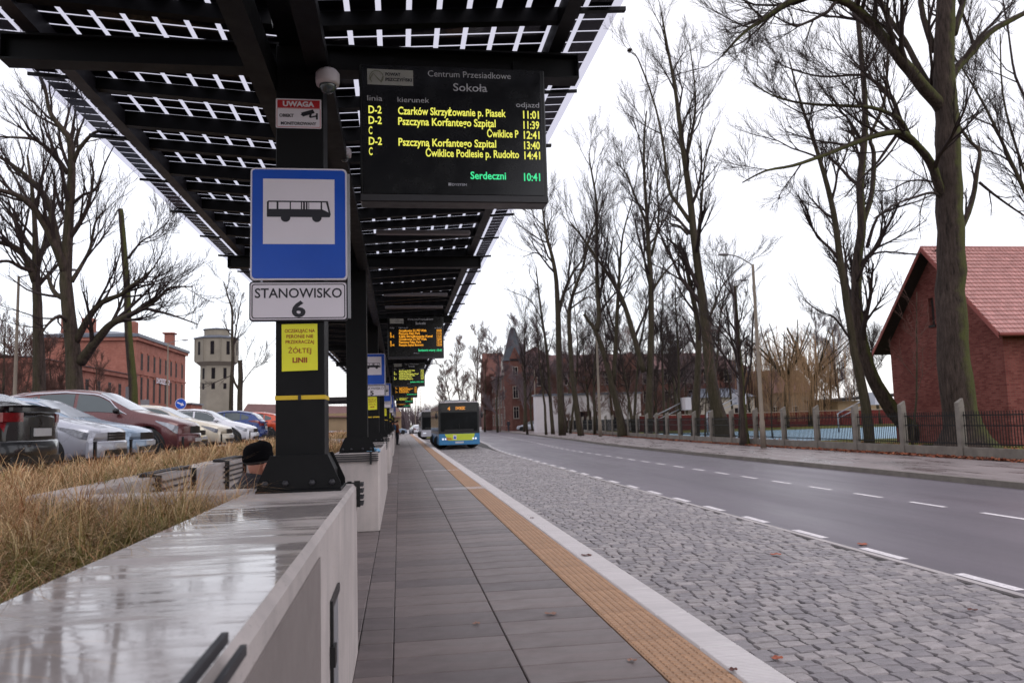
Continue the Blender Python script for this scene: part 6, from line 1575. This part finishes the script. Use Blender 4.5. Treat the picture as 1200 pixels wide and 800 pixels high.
standing('person in rust brown jacket with a blue rucksack on the platform', (-.16, 60, 0), radians(-70), m_brown_coat, m_denim, m_cap, 1.76, ruck)
standing('person in dark coat beside the one in the rust brown jacket', (-.50, 58.5, 0), radians(60), m_coat, m_denim, m_cap, 1.72)
standing('second dark dressed person waiting a little farther down the platform', (-.33, 62.5, 0), radians(190), m_coat, m_denim, m_cap, 1.70)
p = at(596, 500, 118); standing('dark dressed pedestrian walking by the silver car at the school', (p.x, 118, -.03), radians(10), m_coat, m_denim, m_cap, 1.78, None, .16)
# seated man with the knit hat on the bench at the end of the near planter
t = thing('person', 'seated man in black knit hat and dark coat behind the near planter', 'person', (-1.07, 6.02, -.07), radians(-50))
N = {'pelvis': ((0, 0, .60), (.17, .14)), 'waist': ((0, .0, .78), (.17, .13)), 'chest': ((0, .02, .98), (.19, .135)), 'neckb': ((0, .04, 1.15), .095), 'neck': ((0, .055, 1.17), .060), 'jaw': ((0, .085, 1.225), (.066, .075)), 'head': ((0, .075, 1.30), (.080, .098)), 'crown': ((0, .06, 1.36), (.070, .085))}
E = [('pelvis', 'waist'), ('waist', 'chest'), ('chest', 'neckb'), ('neckb', 'neck'), ('neck', 'jaw'), ('jaw', 'head'), ('head', 'crown')]
for sd_, n in ((-1, 'L'), (1, 'R')):
    N.update({n+'sh': ((sd_*.19, .02, 1.11), .088), n+'el': ((sd_*.25, .12, .82), .058), n+'wr': ((sd_*.12, .34, .72), .036), n+'hip': ((sd_*.10, .10, .575), .105), n+'kn': ((sd_*.14, .50, .56), .075), n+'an': ((sd_*.14, .52, .12), .05), n+'he': ((sd_*.14, .48, .05), .045), n+'to': ((sd_*.16, .67, .04), .036)})
    E += [('chest', n+'sh'), (n+'sh', n+'el'), (n+'el', n+'wr'), ('pelvis', n+'hip'), (n+'hip', n+'kn'), (n+'kn', n+'an'), (n+'an', n+'he'), (n+'he', n+'to')]
    hand(N, E, sd_, N[n+'wr'][0], (-.3*sd_, 1, -.25), (0, .3, 1), n+'wr')
pick = lambda c: 2 if (c.z > 1.20 or (c.y > .36 and .62 < c.z < .80)) else (3 if c.z < .10 else (1 if (c.z < .66 and c.y > .12) else 0))
link('body', skin_mesh('body', N, E, 'pelvis', [m_coat, m_denim, m_skin, m_plastic], pick, 2), t)
hat = MB(); nn = 64; prof = [(.100, 1.292), (.106, 1.296), (.110, 1.315), (.110, 1.345), (.104, 1.352), (.105, 1.37), (.101, 1.40), (.085, 1.428), (.055, 1.446), (.012, 1.452)]
vs = []
for r, z in prof:
    for i in range(nn):
        a = 2*pi*i/nn; rb = 1+(.018 if i % 2 else -.012); vs.append((r*.86*rb*cos(a), .060+r*1.02*rb*sin(a), 1.335+(z-1.292)*.86+.010*sin(a)))
hat.add(vs, [(j*nn+i, j*nn+(i+1) % nn, (j+1)*nn+(i+1) % nn, (j+1)*nn+i) for j in range(len(prof)-1) for i in range(nn)]+[tuple((len(prof)-1)*nn+i for i in range(nn))], True); hat.build('knit_hat', m_hair, t)
for sd_ in (-1, 1):
    MB().ell((sd_*.090, .070, 1.285), (.014, .024, .038), 12, 9).build('ear', m_skin, t); MB().ell((sd_*.030, .166, 1.272), (.013, .008, .009), 8, 6).build('eye', m_white, t)
MB().ell((0, .178, 1.250), (.014, .024, .026), 8, 6).build('nose', m_skin, t); MB().ell((0, .160, 1.205), (.026, .010, .007), 8, 6).build('mouth', m_dred, t)
MB().ell((0, .050, 1.332), (.084, .094, .034), 20, 12).build('hair', M('grey_hair', (62, 56, 56), .9, .3, 40, .4), t)
cm = MB(); rows = []
for z, r in ((1.06, .19), (1.12, .145), (1.19, .105), (1.235, .095), (1.225, .106), (1.14, .155)):
    rows.append([(r*cos(2*pi*i/24), .05+r*.95*sin(2*pi*i/24), z-.02*sin(2*pi*i/24)) for i in range(24)])
cm.grid(rows, True, True); cm.build('collar', m_coat, t)
pt = thing('end_bench', 'slatted bench fixed to the end of the near planter, seating the man', 'bench', (-1.2, 5.64, 0))
for j in range(5): bx('seat_slat', m_steel2, pt, -.85, .80, .06+j*.085, .12+j*.085, .44, .47)
for xx in (-.7, .6): bx('bracket', m_steel2, pt, xx, xx+.04, .003, .47, .40, .437)
